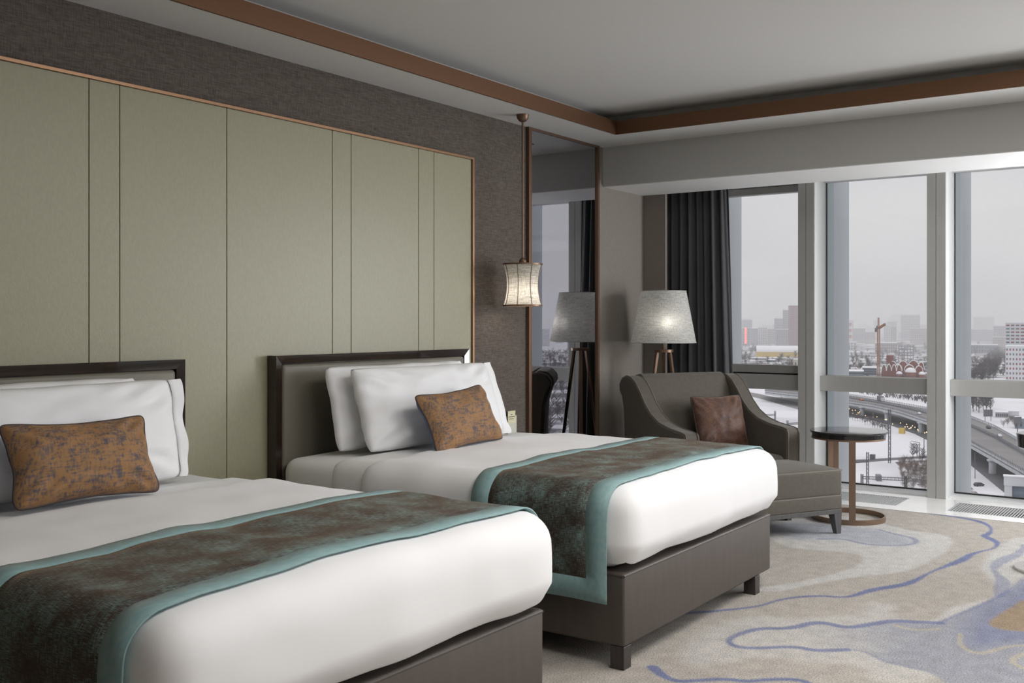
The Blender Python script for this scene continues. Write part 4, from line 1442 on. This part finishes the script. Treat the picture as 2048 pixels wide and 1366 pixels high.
# dark ground under the bridge and the road that dives below it
def patch(name, pts, m, z=GZ + 0.06):
    bm = bmesh.new()
    add_prism(bm, [tuple(far(u, v, z).xy) for u, v in pts], 'z', GZ, z)
    return struct(from_bm(name, bm, m))
patch('road_under_bridge', [(1640, 822), (1692, 834), (1735, 838), (1780, 850), (1830, 868), (1862, 884), (1941, 930), (2012, 988), (2030, 1010), (2110, 1085), (2110, 985), (2048, 949), (1990, 917), (1941, 889), (1860, 846), (1800, 826), (1750, 814), (1690, 804), (1640, 798)], M_asph)
patch('scrub_ground', [(1790, 924), (1880, 919), (1960, 990), (1900, 1010), (1850, 985), (1820, 955)], M_scrubg, GZ + 0.05)
strip_pts_n = [(1440, 781), (1474, 786), (1520, 797), (1565, 810), (1600, 820), (1640, 829)]
strip_pts_f = [(1440, 776), (1474, 780), (1520, 788), (1565, 798), (1600, 806), (1640, 812)]
struct(strip('road', strip_pts_n, strip_pts_f, GZ + 0.08, 0.08, M_road))
struct(strip('track', [(1640, 927), (1700, 927), (1760, 922), (1830, 917), (1880, 915)], [(1640, 921), (1700, 921), (1760, 917), (1830, 913), (1880, 911)], GZ + 0.08, 0.08, M_asph))
struct(strip('rail_track', [(1600, 985), (1690, 978), (1780, 987), (1900, 1003)], [(1600, 982), (1690, 975), (1780, 984), (1900, 1000)], GZ + 0.08, 0.08, M_steel))
struct(strip('rail_track', [(1500, 830), (1540, 842), (1600, 862), (1660, 885), (1700, 905)], [(1500, 827), (1540, 838), (1600, 857), (1660, 879), (1700, 899)], GZ + 0.08, 0.08, M_asph))

# ---- buildings
TAKEN = []
def free_spot(p, w):
    a = far(*p)
    rad = w / 2049.0 * (a.x * CA + a.y * SA) * 0.6 + 28
    for c, q in TAKEN:
        if (a - c).length < rad + q:
            return False
    return True
def building(name, u0, u1, vt, vb, depth, m, label, rows=0, cols=0, wm=None, turn=0.0, group=None, roof=True, wfrac=0.55, hfrac=0.5, zb=GZ):
    a = far((u0 + u1) / 2, vb, zb)
    d = view_dir((u0 + u1) / 2, 641)
    t = a.x * CA + a.y * SA
    wd = (u1 - u0) / 2049.0 * t * d.length * 0.97
    h = (vb - vt) / 2049.0 * t
    TAKEN.append((a.copy(), wd * 0.55 + depth * 0.5))
    b = tag(empty(name, a, math.atan2(d.y, d.x) - math.pi / 2 + R(turn)), label, 'building', group)
    box('wall', -wd / 2, wd / 2, 0, depth, 0, h, m, b)
    if roof:
        box('roof', -wd / 2 - .2, wd / 2 + .2, -.2, depth + .2, h, h + max(0.5, h * 0.02), M_snowroof, b)
    if rows:
        bm = bmesh.new()
        for r in range(rows):
            for c in range(cols):
                cx = -wd / 2 + wd * (c + .5) / cols
                cz = h * (r + .6) / (rows + .3)
                add_box(bm, cx - wd / cols * wfrac / 2, cx + wd / cols * wfrac / 2, -0.12, 0.05, cz - h / rows * hfrac / 2, cz + h / rows * hfrac / 2)
        for r in range(rows):
            for c in range(max(2, int(depth / wd * cols))):
                k = max(2, int(depth / wd * cols))
                cy = depth * (c + .5) / k
                cz = h * (r + .6) / (rows + .3)
                for sx in (-1, 1):
                    add_box(bm, sx * wd / 2 - .1, sx * wd / 2 + .1, cy - depth / k * wfrac / 2, cy + depth / k * wfrac / 2, cz - h / rows * hfrac / 2, cz + h / rows * hfrac / 2)
        o = from_bm('windows', bm, wm or M_win, b)
        o['kind'] = 'stuff'
    return b

building('tower', 1580, 1606, 611, 700, 32, M_maroonl, 'tall maroon tower block rising over the city in the first window', 27, 9, M_maroon, 6, wfrac=0.80, hfrac=0.72)
building('tower', 1566, 1582, 620, 694, 40, M_lightb, 'pale grey hazy tower just left of the maroon tower', 18, 4, None, 0)
building('apartment_block', 1549, 1567, 637, 690, 40, M_lightb, 'hazy grey block left of the pale grey tower', 10, 5)
building('apartment_block', 1472, 1504, 640, 684, 40, M_lightb, 'hazy grey twin block at the left end of the first window', 9, 8)
sg = building('office_block', 1474, 1500, 656, 692, 30, M_lightb, 'grey block carrying a vertical red lit sign', 7, 5)
box('sign', 3.0, 8.0, -1.2, -0.3, 6, 47, M_sign, sg)
building('apartment_block', 1501, 1516, 657, 690, 30, M_lightb, 'grey slab block right of the red lit sign', 9, 4)
building('apartment_block', 1517, 1534, 655, 689, 30, M_whiteb, 'pale slab block with dark stripes, third from the red lit sign', 9, 4)
building('apartment_block', 1535, 1552, 658, 688, 30, M_pinkb, 'pinkish low block between the slabs and the maroon tower', 7, 5)
building('apartment_block', 1553, 1578, 659, 697, 25, M_lightb, 'grey wide slab block beside the foot of the maroon tower', 9, 7)
wh_ = building('warehouse', 1514, 1612, 704, 714, 40, M_yellow, 'long yellow warehouse with a rounded snowy roof', 0, 0, roof=False)
t0 = far(1563, 714)
tt = t0.x * CA + t0.y * SA
ww = 98 / 2049 * tt
bm = bmesh.new()
hh = 10 / 2049 * tt
add_prism(bm, [(20 - 20.5 * math.cos(k / 10 * math.pi), hh + 11 * math.sin(k / 10 * math.pi)) for k in range(11)], 'x', -ww / 2, ww / 2)
from_bm('roof', bm, M_snowroof, wh_)
building('office_block', 1576, 1606, 719, 735, 25, M_creamb, 'small cream building with a row of dark windows, low in the first window', 1, 5, None, wfrac=0.4, hfrac=0.35)
building('shed', 1470, 1484, 697, 712, 30, M_bluegrey, 'small blue grey shed near the curtain', 2, 3)
# second window
ch_ = tag(empty('chimney', far(1697, 694)), 'red and white banded chimney at the left of the middle window', 'chimney')
tt = far(1697, 694).x * CA + far(1697, 694).y * SA
hh = (694 - 646) / 2049 * tt
rr = 7.5 / 2049 * tt
for k in range(8):
    lathe('band', [(0, hh * k / 8), (rr * (1 - .03 * k), hh * k / 8), (rr * (.97 - .03 * k), hh * (k + 1) / 8), (0, hh * (k + 1) / 8)], (M_whiteb, M_red)[k % 2], ch_, 14)
building('factory', 1690, 1712, 684, 700, 40, M_whiteb, 'white plant building at the foot of the banded chimney', 3, 4)
building('apartment_block', 1706, 1730, 657, 686, 30, M_lightb, 'hazy grey slab block left of the orange crane', 8, 6)
building('apartment_block', 1731, 1750, 664, 688, 30, M_pinkb, 'hazy pinkish block directly left of the orange crane', 6, 5)
building('apartment_block', 1768, 1780, 650, 688, 30, M_whiteb, 'pale narrow tower right of the orange crane', 10, 3)
building('apartment_block', 1782, 1792, 653, 688, 30, M_lightb, 'grey narrow tower, second to the right of the orange crane', 10, 3)
building('apartment_block', 1804, 1838, 630, 682, 60, M_lightb, 'large faint stepped block on the skyline right of the crane', 10, 8)
building('apartment_block', 1822, 1852, 657, 688, 30, M_pinkb, 'hazy pinkish slab left of the second wide mullion', 8, 8)
building('works', 1752, 1792, 686, 706, 50, M_pinkb, 'pinkish brick works with a snowy roof behind the crane', 3, 10)
building('low_hall', 1692, 1726, 743, 761, 40, M_bluegrey, 'blue grey flat hall with a snowy roof left of the red church', 3, 12, wfrac=0.8, hfrac=0.5)
building('low_hall', 1726, 1752, 736, 750, 40, M_bluegrey, 'blue grey hall standing at the foot of the crane', 3, 12, wfrac=0.8, hfrac=0.5)
building('low_hall', 1860, 1885, 742, 757, 40, M_bluegrey, 'blue grey hall at the right of the red church', 3, 8, wfrac=0.8, hfrac=0.5)
# third window
wb = building('white_tower', 2019, 2100, 693, 782, 26, M_whiteb, 'white building with small dark and coloured windows at the right edge', 9, 15, M_win2, -4, wfrac=0.45, hfrac=0.45)
building('white_tower', 2019, 2100, 646, 696, 24, M_whiteb, 'taller white block behind with rows of wide coloured windows', 7, 10, M_win2, -4, wfrac=0.7, hfrac=0.42, zb=-34)
building('apartment_block', 1944, 1988, 659, 682, 40, M_bluegrey, 'faint blue grey slab at the left of the third window', 6, 9)
building('apartment_block', 1950, 1985, 634, 672, 60, M_lightb, 'very faint towers on the skyline in the third window', 8, 7)
building('apartment_block', 1990, 2020, 652, 692, 30, M_lightb, 'hazy grey block left of the white buildings', 9, 8)
building('apartment_block', 1988, 2018, 674, 697, 30, M_pinkb, 'hazy beige block with a thin yellow top, left of the white buildings', 5, 10)
building('low_hall', 1944, 1992, 690, 706, 60, M_bluegrey, 'dark low hall between trees in the third window', 2, 10)
building('shed', 1993, 2014, 825, 835, 8, M_lightb, 'long low shed standing in the snow beyond the highway', 1, 6)
building('shed', 2016, 2036, 823, 834, 8, M_whiteb, 'white low hut beside the long low shed', 0, 0)
building('shed', 2034, 2075, 838, 858, 12, M_bluegrey, 'blue green pavilion behind the highway at the right edge', 1, 6)
# faint skyline all round, and the blocks the mirror looks out on
for i in range(60):
    u = 1440 + 700 * rng.random()
    vb = 664 + 16 * rng.random()
    hgt = 10 + 26 * rng.random() ** 1.6
    wdt = 8 + 22 * rng.random()
    if not free_spot((u + wdt / 2, vb), wdt):
        continue
    building('skyline_block', u, u + wdt, vb - hgt - 4, vb, 60, rng.choice((M_lightb, M_lightb, M_pinkb, M_whiteb)),
             'faint hazy block on the far skyline of the city', int(5 + 5 * rng.random()), int(3 + 5 * rng.random()), None, rng.uniform(-20, 20), 'faint skyline blocks')
for i in range(70):
    u = 1440 + 680 * rng.random()
    vb = 692 + 52 * rng.random() ** 1.4
    wdt = 8 + 22 * rng.random()
    hgt = 3 + 5 * rng.random()
    if (1685 < u < 1880 and vb > 708) or not free_spot((u + wdt / 2, vb), wdt):
        continue
    building('low_building', u, u + wdt, vb - hgt, vb, 25, rng.choice((M_lightb, M_pinkb, M_bluegrey, M_creamb, M_brick)),
             'small snow-roofed building in the low quarter before the skyline', 1, int(3 + 4 * rng.random()), None, rng.uniform(-40, 40), 'low snow-roofed buildings')

# ---- church under construction
cc = far(1806, 757)
d = view_dir(1806, 641)
tt = cc.x * CA + cc.y * SA
px = tt / 2049.0
chh = tag(empty('church', cc, math.atan2(d.y, d.x) - math.pi / 2), 'red brick church with rounded gables and snowy domes, under construction', 'church')
box('body', -40 * px, 40 * px, 0, 34, 0, 14 * px, M_brick, chh)
def gable(x, y, w, z0, h, dep):
    pts = [(x - w / 2, z0), (x + w / 2, z0), (x + w / 2, z0 + h * .55)] + [(x + w / 2 * math.cos(a), z0 + h * .55 + h * .45 * math.sin(a)) for a in [k / 8 * math.pi for k in range(1, 8)]] + [(x - w / 2, z0 + h * .55)]
    prism('gable', pts, 'y', y, y + dep, M_brick, chh)
    arc = [(x + (w / 2 + .3) * math.cos(a), z0 + h * .55 + (h * .45 + .4) * math.sin(a)) for a in [k / 10 * math.pi for k in range(11)]]
    arc2 = [(x + (w / 2 - .5) * math.cos(a), z0 + h * .55 + (h * .45 - .3) * math.sin(a)) for a in [k / 10 * math.pi for k in range(11)]]
    prism('snow_cap', arc + arc2[::-1], 'y', y - .2, y + dep - .3, M_snowroof, chh)
for k in range(4):
    gable((-36 + 9.5 * k) * px, 2 + 1.5 * (k % 2), 9 * px, 0, 27 * px, 8)
for x, w, h, y in ((-9, 16, 27, 6), (12, 20, 27, 5), (30, 15, 25, 6), (0, 20, 34, 16), (20, 22, 35, 18), (-20, 18, 33, 17), (34, 12, 32, 14)):
    gable(x * px, y, w * px, 0, h * px, 10)
for x, r_, y, z in ((14, 10, -3, 13), (-7, 6, -3, 9), (35, 6, -2, 9)):
    lathe('apse', [(0, 0), (r_ * px, 0), (r_ * px, z * px), (0, z * px)], M_brick, chh, 20, c=(x * px, y, 0))
    lathe('dome', [(r_ * 1.05 * px * math.cos(k / 8 * math.pi / 2), z * px + r_ * 0.95 * px * math.sin(k / 8 * math.pi / 2)) for k in range(8)] + [(0, z * px + r_ * .95 * px)], M_snowroof, chh, 20, c=(x * px, y, 0), smooth=180)
lathe('drum', [(0, 30 * px), (7 * px, 30 * px), (7 * px, 45 * px), (0, 45 * px)], M_brick, chh, 16, c=(-25 * px, 20, 0))
bm = bmesh.new()
for i in range(6):
    for j in range(3):
        add_tube(bm, [(( -8 + 5.5 * i) * px, 20 + 6 * j, 26 * px), ((-8 + 5.5 * i) * px, 20 + 6 * j, 66 * px)], 0.35, 4)
for k in range(6):
    z = (32 + 6.2 * k) * px
    for j in range(3):
        add_tube(bm, [(-9 * px, 20 + 6 * j, z), (21 * px, 20 + 6 * j, z)], 0.3, 4)
    for i in range(6):
        add_tube(bm, [((-8 + 5.5 * i) * px, 20, z), ((-8 + 5.5 * i) * px, 32, z)], 0.3, 4)
sc_ = from_bm('scaffold', bm, M_lightb, chh)
sc_['kind'] = 'stuff'

# ---- tower crane
def lattice(bm, a, b, w, n, r, side=Vector((1, 0, 0))):
    a, b = Vector(a), Vector(b)
    ax = (b - a).normalized()
    u = side - ax * side.dot(ax)
    u.normalize()
    v = ax.cross(u)
    cs = [(-1, -1), (1, -1), (1, 1), (-1, 1)]
    P = lambda t, k: a + (b - a) * t + u * cs[k % 4][0] * w / 2 + v * cs[k % 4][1] * w / 2
    for k in range(4):
        add_tube(bm, [P(0, k), P(1, k)], r, 4)
    for i in range(n):
        for k in range(4):
            add_tube(bm, [P(i / n, k), P((i + 1) / n, k + 1)], r * .7, 3)
            add_tube(bm, [P(i / n, k), P(i / n, k + 1)], r * .7, 3)
kc_ = far(1757, 757)
tt = kc_.x * CA + kc_.y * SA
px = tt / 2049.0
kr = tag(empty('tower_crane', kc_, math.atan2(d.y, d.x) - math.pi / 2), 'orange tower crane standing left of the red church', 'crane')
bm = bmesh.new()
lattice(bm, (0, 0, 0), (0, 0, 106 * px), 2.8, 26, 0.34)
from_bm('mast', bm, M_orange, kr)['kind'] = 'stuff'
bm = bmesh.new()
lattice(bm, (1.5 * px, 0, 101 * px), (13 * px, -22, 109 * px), 1.8, 9, 0.30, Vector((0, 0, 1)))
from_bm('jib', bm, M_orange, kr)['kind'] = 'stuff'
bm = bmesh.new()
lattice(bm, (0, 0, 106 * px), (0, 0, 122 * px), 1.3, 5, 0.28)
from_bm('apex', bm, M_orange, kr)['kind'] = 'stuff'
box('cab', -4.5 * px, -1 * px, -2, 2, 97 * px, 105 * px, M_steel, kr)
box('counter_weight', -7 * px, -2 * px, 2, 8, 93 * px, 101 * px, M_steel, kr)

# ---- trees
def bare_tree(h, seed, m, spread=0.26, n=64):
    r = random.Random(seed)
    bm = bmesh.new()
    add_tube(bm, [(0, 0, 0), (0, 0, h * .5), (0.02 * h, 0, h * .95)], [h * .022, h * .015, h * .004], 5)
    for k in range(n):
        z = h * (0.22 + 0.66 * r.random())
        a = r.random() * 6.283
        l = h * spread * (0.5 + 0.7 * r.random()) * (1.15 - abs(z / h - .5))
        p = Vector((0, 0, z))
        q = p + Vector((math.cos(a) * l * .5, math.sin(a) * l * .5, l * r.uniform(.15, .6)))
        e = q + Vector((math.cos(a + .4) * l * .5, math.sin(a + .4) * l * .5, l * .5))
        add_tube(bm, [p, q, e], [h * .008, h * .006, h * .003], 3)
        for s in range(3):
            b = a + r.uniform(-1.3, 1.3)
            f = p.lerp(e, .4 + .2 * s)
            add_tube(bm, [f, f + Vector((math.cos(b) * l * .42, math.sin(b) * l * .42, l * .42))], [h * .005, h * .002], 3)
    bmesh.ops.recalc_face_normals(bm, faces=bm.faces)
    me = bpy.data.meshes.new('bare_tree')
    bm.to_mesh(me)
    bm.free()
    me.materials.append(m)
    return me
TM = [bare_tree(11, s, M_tree) for s in (1, 2, 3)]
BM_ = [bare_tree(3.0, s, M_brush, 0.5, 46) for s in (5, 6)]
PLANTED = []
def roomy(u, v, d):
    a = far(u, v)
    for c, q in PLANTED:
        if (a.x - c.x) ** 2 + (a.y - c.y) ** 2 < ((d + q) / 2) ** 2:
            return False
    for c, q in TAKEN:
        if (a.x - c.x) ** 2 + (a.y - c.y) ** 2 < (q + d / 2) ** 2:
            return False
    PLANTED.append((a, d))
    return True
def scatter(n, fn, d, tries=14):
    out = []
    for _ in range(n):
        for _k in range(tries):
            u, v = fn()
            if roomy(u, v, d):
                out.append((u, v))
                break
    return out
def plant(me, u, v, label, cat, group, s=1.0, nm='bare_tree'):
    o = bpy.data.objects.new(nm, me)
    COL.objects.link(o)
    o.location = far(u, v)
    o.rotation_euler = (0, 0, rng.random() * 6.28)
    o.scale = (s, s, s * rng.uniform(.85, 1.15))
    return tag(o, label, cat, group)
def avenue():
    f = rng.random()
    return 2003 - 42 * f + rng.uniform(-1, 1) * (11 + 14 * f), 704 + 62 * f
for u, v in scatter(110, avenue, 7.2):      # avenue of trees left of the white buildings
    plant(rng.choice(TM), u, v, 'bare dark tree in the thick avenue left of the white buildings', 'tree', 'avenue trees', 1.15)
for u, v in scatter(16, lambda: (1944 + 38 * rng.random() ** 1.3, 800 + 26 * rng.random()), 5.5):
    plant(rng.choice(TM), u, v, 'bare tree beyond the highway at the left of the third window', 'tree', 'trees beyond the highway', 1.1)
for u, v in scatter(150, lambda: (1440 + 600 * rng.random(), 694 + 60 * rng.random()), 8.0):
    plant(rng.choice(TM), u, v, 'bare tree scattered among the low snow-roofed buildings', 'tree', 'trees among the low buildings', 1.2)
for u, v in scatter(90, lambda: (1800 + 70 * rng.random(), 924 + 58 * rng.random()), 2.4):
    plant(rng.choice(BM_), u, v, 'brown leafless bush in the scrub patch by the railway', 'bush', 'scrub bushes', rng.uniform(.6, 1.15), 'bare_bush')
for u, v in ((1826, 918), (1834, 914), (1845, 925)):
    plant(TM[0], u, v, 'single bare tree by the dirt track below the bridge', 'tree', 'trees by the track', 0.62)
for i in range(16):
    plant(TM[i % 3], 1700 + 5.0 * i, 836 + 1.7 * i + rng.uniform(-2, 5), 'thin young tree in the snow field before the bridge', 'tree', 'young trees in the snow field', 0.5)
for i in range(9):
    plant(rng.choice(BM_), 2000 + 40 * rng.random(), 842 + 16 * rng.random(), 'leafless bush on the verge beyond the highway', 'bush', 'verge bushes', 1.2, 'bare_bush')
# tree masses between the low buildings, too many and too small to tell apart: one object
bm = bmesh.new()
for i in range(620):
    u, v = 1440 + 610 * rng.random(), 692 + 66 * rng.random() ** 0.9
    if 1748 < u < 1862 and v > 735:
        continue
    a_ = far(u, v)
    if any((a_ - c).length < q_ + 15 for c, q_ in TAKEN):
        continue
    h_ = rng.uniform(5, 10)
    for k in range(9):
        an, ln = rng.random() * 6.283, h_ * rng.uniform(.25, .5)
        z0 = h_ * rng.uniform(.0, .5)
        add_tube(bm, [a_ + Vector((0, 0, z0)), a_ + Vector((math.cos(an) * ln, math.sin(an) * ln, z0 + h_ * rng.uniform(.3, .5)))], [.30, .10], 3)
for i in range(150):
    f_ = rng.random()
    a_ = far(1690 + 172 * f_, 784 + 26 * f_ - rng.uniform(1, 9))
    h_ = rng.uniform(3, 7)
    for k in range(8):
        an, ln = rng.random() * 6.283, h_ * rng.uniform(.2, .45)
        z0 = h_ * rng.uniform(.0, .4)
        add_tube(bm, [a_ + Vector((0, 0, z0)), a_ + Vector((math.cos(an) * ln, math.sin(an) * ln, z0 + h_ * rng.uniform(.3, .6)))], [.16, .06], 3)
wd_ = from_bm('woodland', bm, M_tree)
wd_['kind'] = 'stuff'
wd_['label'] = 'dark bare thickets filling the quarter of low snow-roofed buildings'
wd_['category'] = 'woodland'
WOOD = []
bm = bmesh.new()
add_prism(bm, [(math.cos(R(a_)) * d_, 3.9 + math.sin(R(a_)) * d_) for a_, d_ in ((-40, 420), (-26, 420), (-26, 2250), (-40, 2250))], 'z', GZ, GZ + 0.05)
struct(from_bm('wood_ground', bm, M_town))
bm = bmesh.new()
for i in range(900):
    az, d_ = R(-33 + rng.uniform(-4, 4)), 500 + 1750 * rng.random()
    a_ = Vector((math.cos(az) * d_, 3.9 + math.sin(az) * d_, GZ))
    h_ = rng.uniform(5, 11)
    for k in range(9):
        an, ln = rng.random() * 6.283, h_ * rng.uniform(.25, .5)
        z0 = h_ * rng.uniform(.0, .5)
        add_tube(bm, [a_ + Vector((0, 0, z0)), a_ + Vector((math.cos(an) * ln, math.sin(an) * ln, z0 + h_ * rng.uniform(.3, .5)))], [.30, .10], 3)
wd_ = from_bm('woodland', bm, M_tree)
wd_['kind'] = 'stuff'
wd_['label'] = 'blue grey wintry wood seen only as a reflection in the tall mirror'
wd_['category'] = 'woodland'
for i in range(80):     # wood the mirror looks out on
    for _k in range(12):
        az, d_ = R(-33 + rng.uniform(-3, 3)), 520 + 1500 * rng.random() ** 1.3
        a_ = Vector((math.cos(az) * d_, 3.9 + math.sin(az) * d_, GZ))
        if all((a_ - c).length > 9 + d_ / 150 for c in WOOD):
            break
    else:
        continue
    WOOD.append(a_)
    o = bpy.data.objects.new('bare_tree', rng.choice(TM))
    COL.objects.link(o)
    o.location = (math.cos(az) * d_, 3.9 + math.sin(az) * d_, GZ)
    o.rotation_euler = (0, 0, rng.random() * 6.28)
    o.scale = [0.75 + d_ / 3200] * 3
    tag(o, 'bare tree of the wood seen only in the tall mirror', 'tree', 'wood seen in the mirror')
for i in range(9):
    az, d_ = R(-33 + (i - 4) * 0.75), 2300 + 350 * (i % 3)
    b = tag(empty('apartment_block', (math.cos(az) * d_, math.sin(az) * d_, GZ), az - math.pi / 2), 'hazy block behind the wood, seen only in the tall mirror', 'building', 'blocks seen in the mirror')
    h_ = 45 + 12 * ((i * 5) % 4)
    box('wall', -11, 11, 0, 20, 0, h_, (M_lightb, M_whiteb, M_pinkb)[i % 3], b)
    bm = bmesh.new()
    for r_ in range(10):
        for c_ in range(5):
            add_box(bm, -9.5 + 4.2 * c_, -7.3 + 4.2 * c_, -.15, .05, h_ * (r_ + .3) / 10.5, h_ * (r_ + .8) / 10.5)
    from_bm('windows', bm, M_win, b)['kind'] = 'stuff'

# ---- masts, gantries, lamps, kiosk
def pole(u, v, h, label, cat='pole', r=0.22, arm=0.0, lat=False, group=None):
    p = thing('power_pole' if not arm else 'street_lamp', far(u, v), label, cat, group=group)
    if lat:
        bm = bmesh.new()
        lattice(bm, (0, 0, 0), (0, 0, h), 0.9, 10, 0.10)
        from_bm('mast', bm, M_steel, p)['kind'] = 'stuff'
    else:
        lathe('mast', [(0, 0), (r, 0), (r * .6, h), (0, h)], M_steel, p, 8)
    if arm:
        tube('arm', [(0, 0, h - .2), (arm * -CA * .0 - arm * SA * -1 * -1, arm * CA, h + .6)], 0.12, M_steel, p, 6)
    return p
pole(1779, 926, 25, 'tall power pole standing by the dirt track', lat=True)
pole(1746, 851, 9.5, 'thin lamp post in the snow field before the bridge', 'lamp', 0.2, 3.0)
pole(1839, 918, 8, 'lamp post with one arm by the dirt track', 'lamp', 0.2, 4.0)
pole(1848, 915, 15, 'plain pole just right of the one-armed lamp post')
pole(1950, 957, 11, 'thin lamp post on the snow beside the dark road', 'lamp', 0.16, 0.0)
pole(1563, 807, 8.5, 'lamp post by the road in the first window', 'lamp', 0.25, 3.0)
def gantry(us, v0, v1, h, label):
    a, b = far(us[0], v0), far(us[1], v1)
    t = thing('railway_gantry', a, label, 'gantry', group='railway gantries')
    L = b - a
    for q in (Vector((0, 0, 0)), L):
        bm = bmesh.new()
        lattice(bm, q, q + Vector((0, 0, h)), 0.8, 8, 0.09)
        from_bm('mast', bm, M_steel, t)['kind'] = 'stuff'
    bm = bmesh.new()
    lattice(bm, Vector((0, 0, h * .72)), L + Vector((0, 0, h * .72)), 1.0, 12, 0.08, Vector((0, 0, 1)))
    from_bm('beam', bm, M_steel, t)['kind'] = 'stuff'
gantry((1497, 1508), 832, 833, 10, 'railway gantry nearest the curtain in the first window')
gantry((1516, 1550), 851, 850, 9, 'railway gantry in the snow above the armchair cushion')
gantry((1575, 1598), 868, 866, 8, 'railway gantry beside the first wide mullion')
gantry((1690, 1735), 969, 968, 13, 'railway gantry behind the copper post of the side table')
gantry((1724, 1811), 973, 977, 5.0, 'low railway gantry across the snow at the foot of the middle window')
gantry((1811, 1900), 977, 986, 5.0, 'low railway gantry running behind the second wide mullion')
k_ = tag(box('kiosk', -1.6, 1.6, -1.5, 1.5, 0, 3.2, M_yellow), 'small yellow kiosk on the snow before the bridge', 'kiosk')
k_.location = far(1804, 867)
k_ = tag(box('container', -1.3, 1.3, -1, 1, 0, 2.2, M_steel), 'dark container by the dirt track', 'container')
k_.location = far(1745, 918)
k_ = tag(box('container', -2.2, 2.2, -1, 1, 0, 2.4, M_truck, M=Matrix.Rotation(.4, 4, 'Z')), 'grey container in the snow by the railway gantries', 'container')
k_.location = far(1757, 961)
bb = thing('billboard', far(1976, 842), 'dark billboard on posts beyond the highway', 'billboard')
bb.rotation_euler = (0, 0, -0.9)
box('board', -3, 3, -.2, .2, 3, 7.5, M_steel, bb)
for x in (-2, 2):
    box('post', x - .15, x + .15, -.15, .15, 0, 3, M_steel, bb)
bb = thing('billboard', far(2035, 866), 'dark billboard on one post at the right edge, beyond the highway', 'billboard')
bb.rotation_euler = (0, 0, -0.9)
box('board', -2.4, 2.4, -.2, .2, 5.5, 9.5, M_steel, bb)
box('post', -.2, .2, -.2, .2, 0, 5.5, M_steel, bb)
bm = bmesh.new()
for i in range(34):
    u = 1694 + 168 * rng.random()
    v = 821 + (u - 1694) * 0.27 + rng.uniform(-5, 3)
    p = far(u, v, GZ + rng.uniform(.8, 3.5))
    add_lathe(bm, [(0, -.3), (.3, 0), (0, .3)], 5, p)
lt = from_bm('headlights', bm, M_lamp)
lt['kind'] = 'stuff'
lt['label'] = 'warm lights of the traffic in the dark under the bridge'
lt['category'] = 'lights'

# ---- white overpass end at the right edge
ov = thing('footbridge', far(2012, 998), 'white covered footbridge end on a pillar at the right edge, below the highway', 'bridge', math.atan2(view_dir(2030, 641).y, view_dir(2030, 641).x) - math.pi / 2)
tt = far(2012, 998).x * CA + far(2012, 998).y * SA
px = tt / 2049.0
box('girder', -4 * px, 46 * px, -1.5, 1.5, 28 * px, 46 * px, M_whiteb, ov)
box('roof', -5 * px, 46 * px, -1.8, 1.8, 46 * px, 48 * px, M_snowroof, ov)
box('pillar', -3 * px, 11 * px, -1.2, 1.2, 0, 28 * px, M_whiteb, ov)
box('glass_wall', 11 * px, 46 * px, 0.3, 1.2, 0, 28 * px, M_bluegrey, ov)

# ---- vehicles
def vehicle(u, v, z, ang, m, label, kind='car'):
    t = thing('car' if kind == 'car' else 'truck', far(u, v, z), label, kind, ang)
    if kind == 'car':
        prof = [(-2.1, .35), (2.1, .35), (2.15, .75), (1.3, .95), (.6, 1.45), (-1.2, 1.48), (-1.9, 1.0), (-2.15, .9)]
        prism('body', prof, 'y', -.85, .85, m, t, bev=0.08)
        prism('windows', [(1.15, .98), (.55, 1.4), (-1.15, 1.42), (-1.7, 1.02)], 'y', -.87, .87, M_win, t)
        L = (-1.35, 1.35)
        wr = .33
        hw_ = .85
    else:
        box('box_body', -4.5, 2.2, -1.3, 1.3, .9, 3.9, m, t)
        box('cab', 2.4, 4.4, -1.2, 1.2, .5, 3.0, M_carw, t, bev=.15)
        box('chassis', -4.4, 4.2, -.9, .9, .45, .9, M_tyre, t)
        L = (-3.4, -2.2, 3.2)
        wr = .5
        hw_ = 1.25
    for x in L:
        for sy in (-1, 1):
            bm = bmesh.new()
            add_lathe(bm, [(0, -.12), (wr, -.12), (wr, .12), (0, .12)], 12)
            bmesh.ops.transform(bm, matrix=Matrix.Translation((x, sy * (hw_ - .1), wr)) @ Matrix.Rotation(math.pi / 2, 4, 'X'), verts=bm.verts)
            from_bm('wheel', bm, M_tyre, t)
    return t
def road_angle(i):
    q = NP[i + 1] - NP[i]
    return math.atan2(q.y, q.x)
vehicle(1762, 803, ZD, road_angle(4), M_truck, 'grey box truck on the far side of the highway', 'truck')
vehicle(1722, 801, ZD, road_angle(3), M_caro, 'orange car on the highway behind the truck')
vehicle(1838, 829, ZD, road_angle(5), M_carw, 'white car on the highway just left of the second wide mullion')
vehicle(1999, 874, ZD, road_angle(9), M_carw, 'white car on the highway in the third window')
vehicle(1977, 857, ZD, road_angle(9), M_card_, 'dark car on the highway ahead of the white car')
vehicle(1958, 972, GZ, -0.65, M_card_, 'dark car parked on the snow at the foot of the third window')
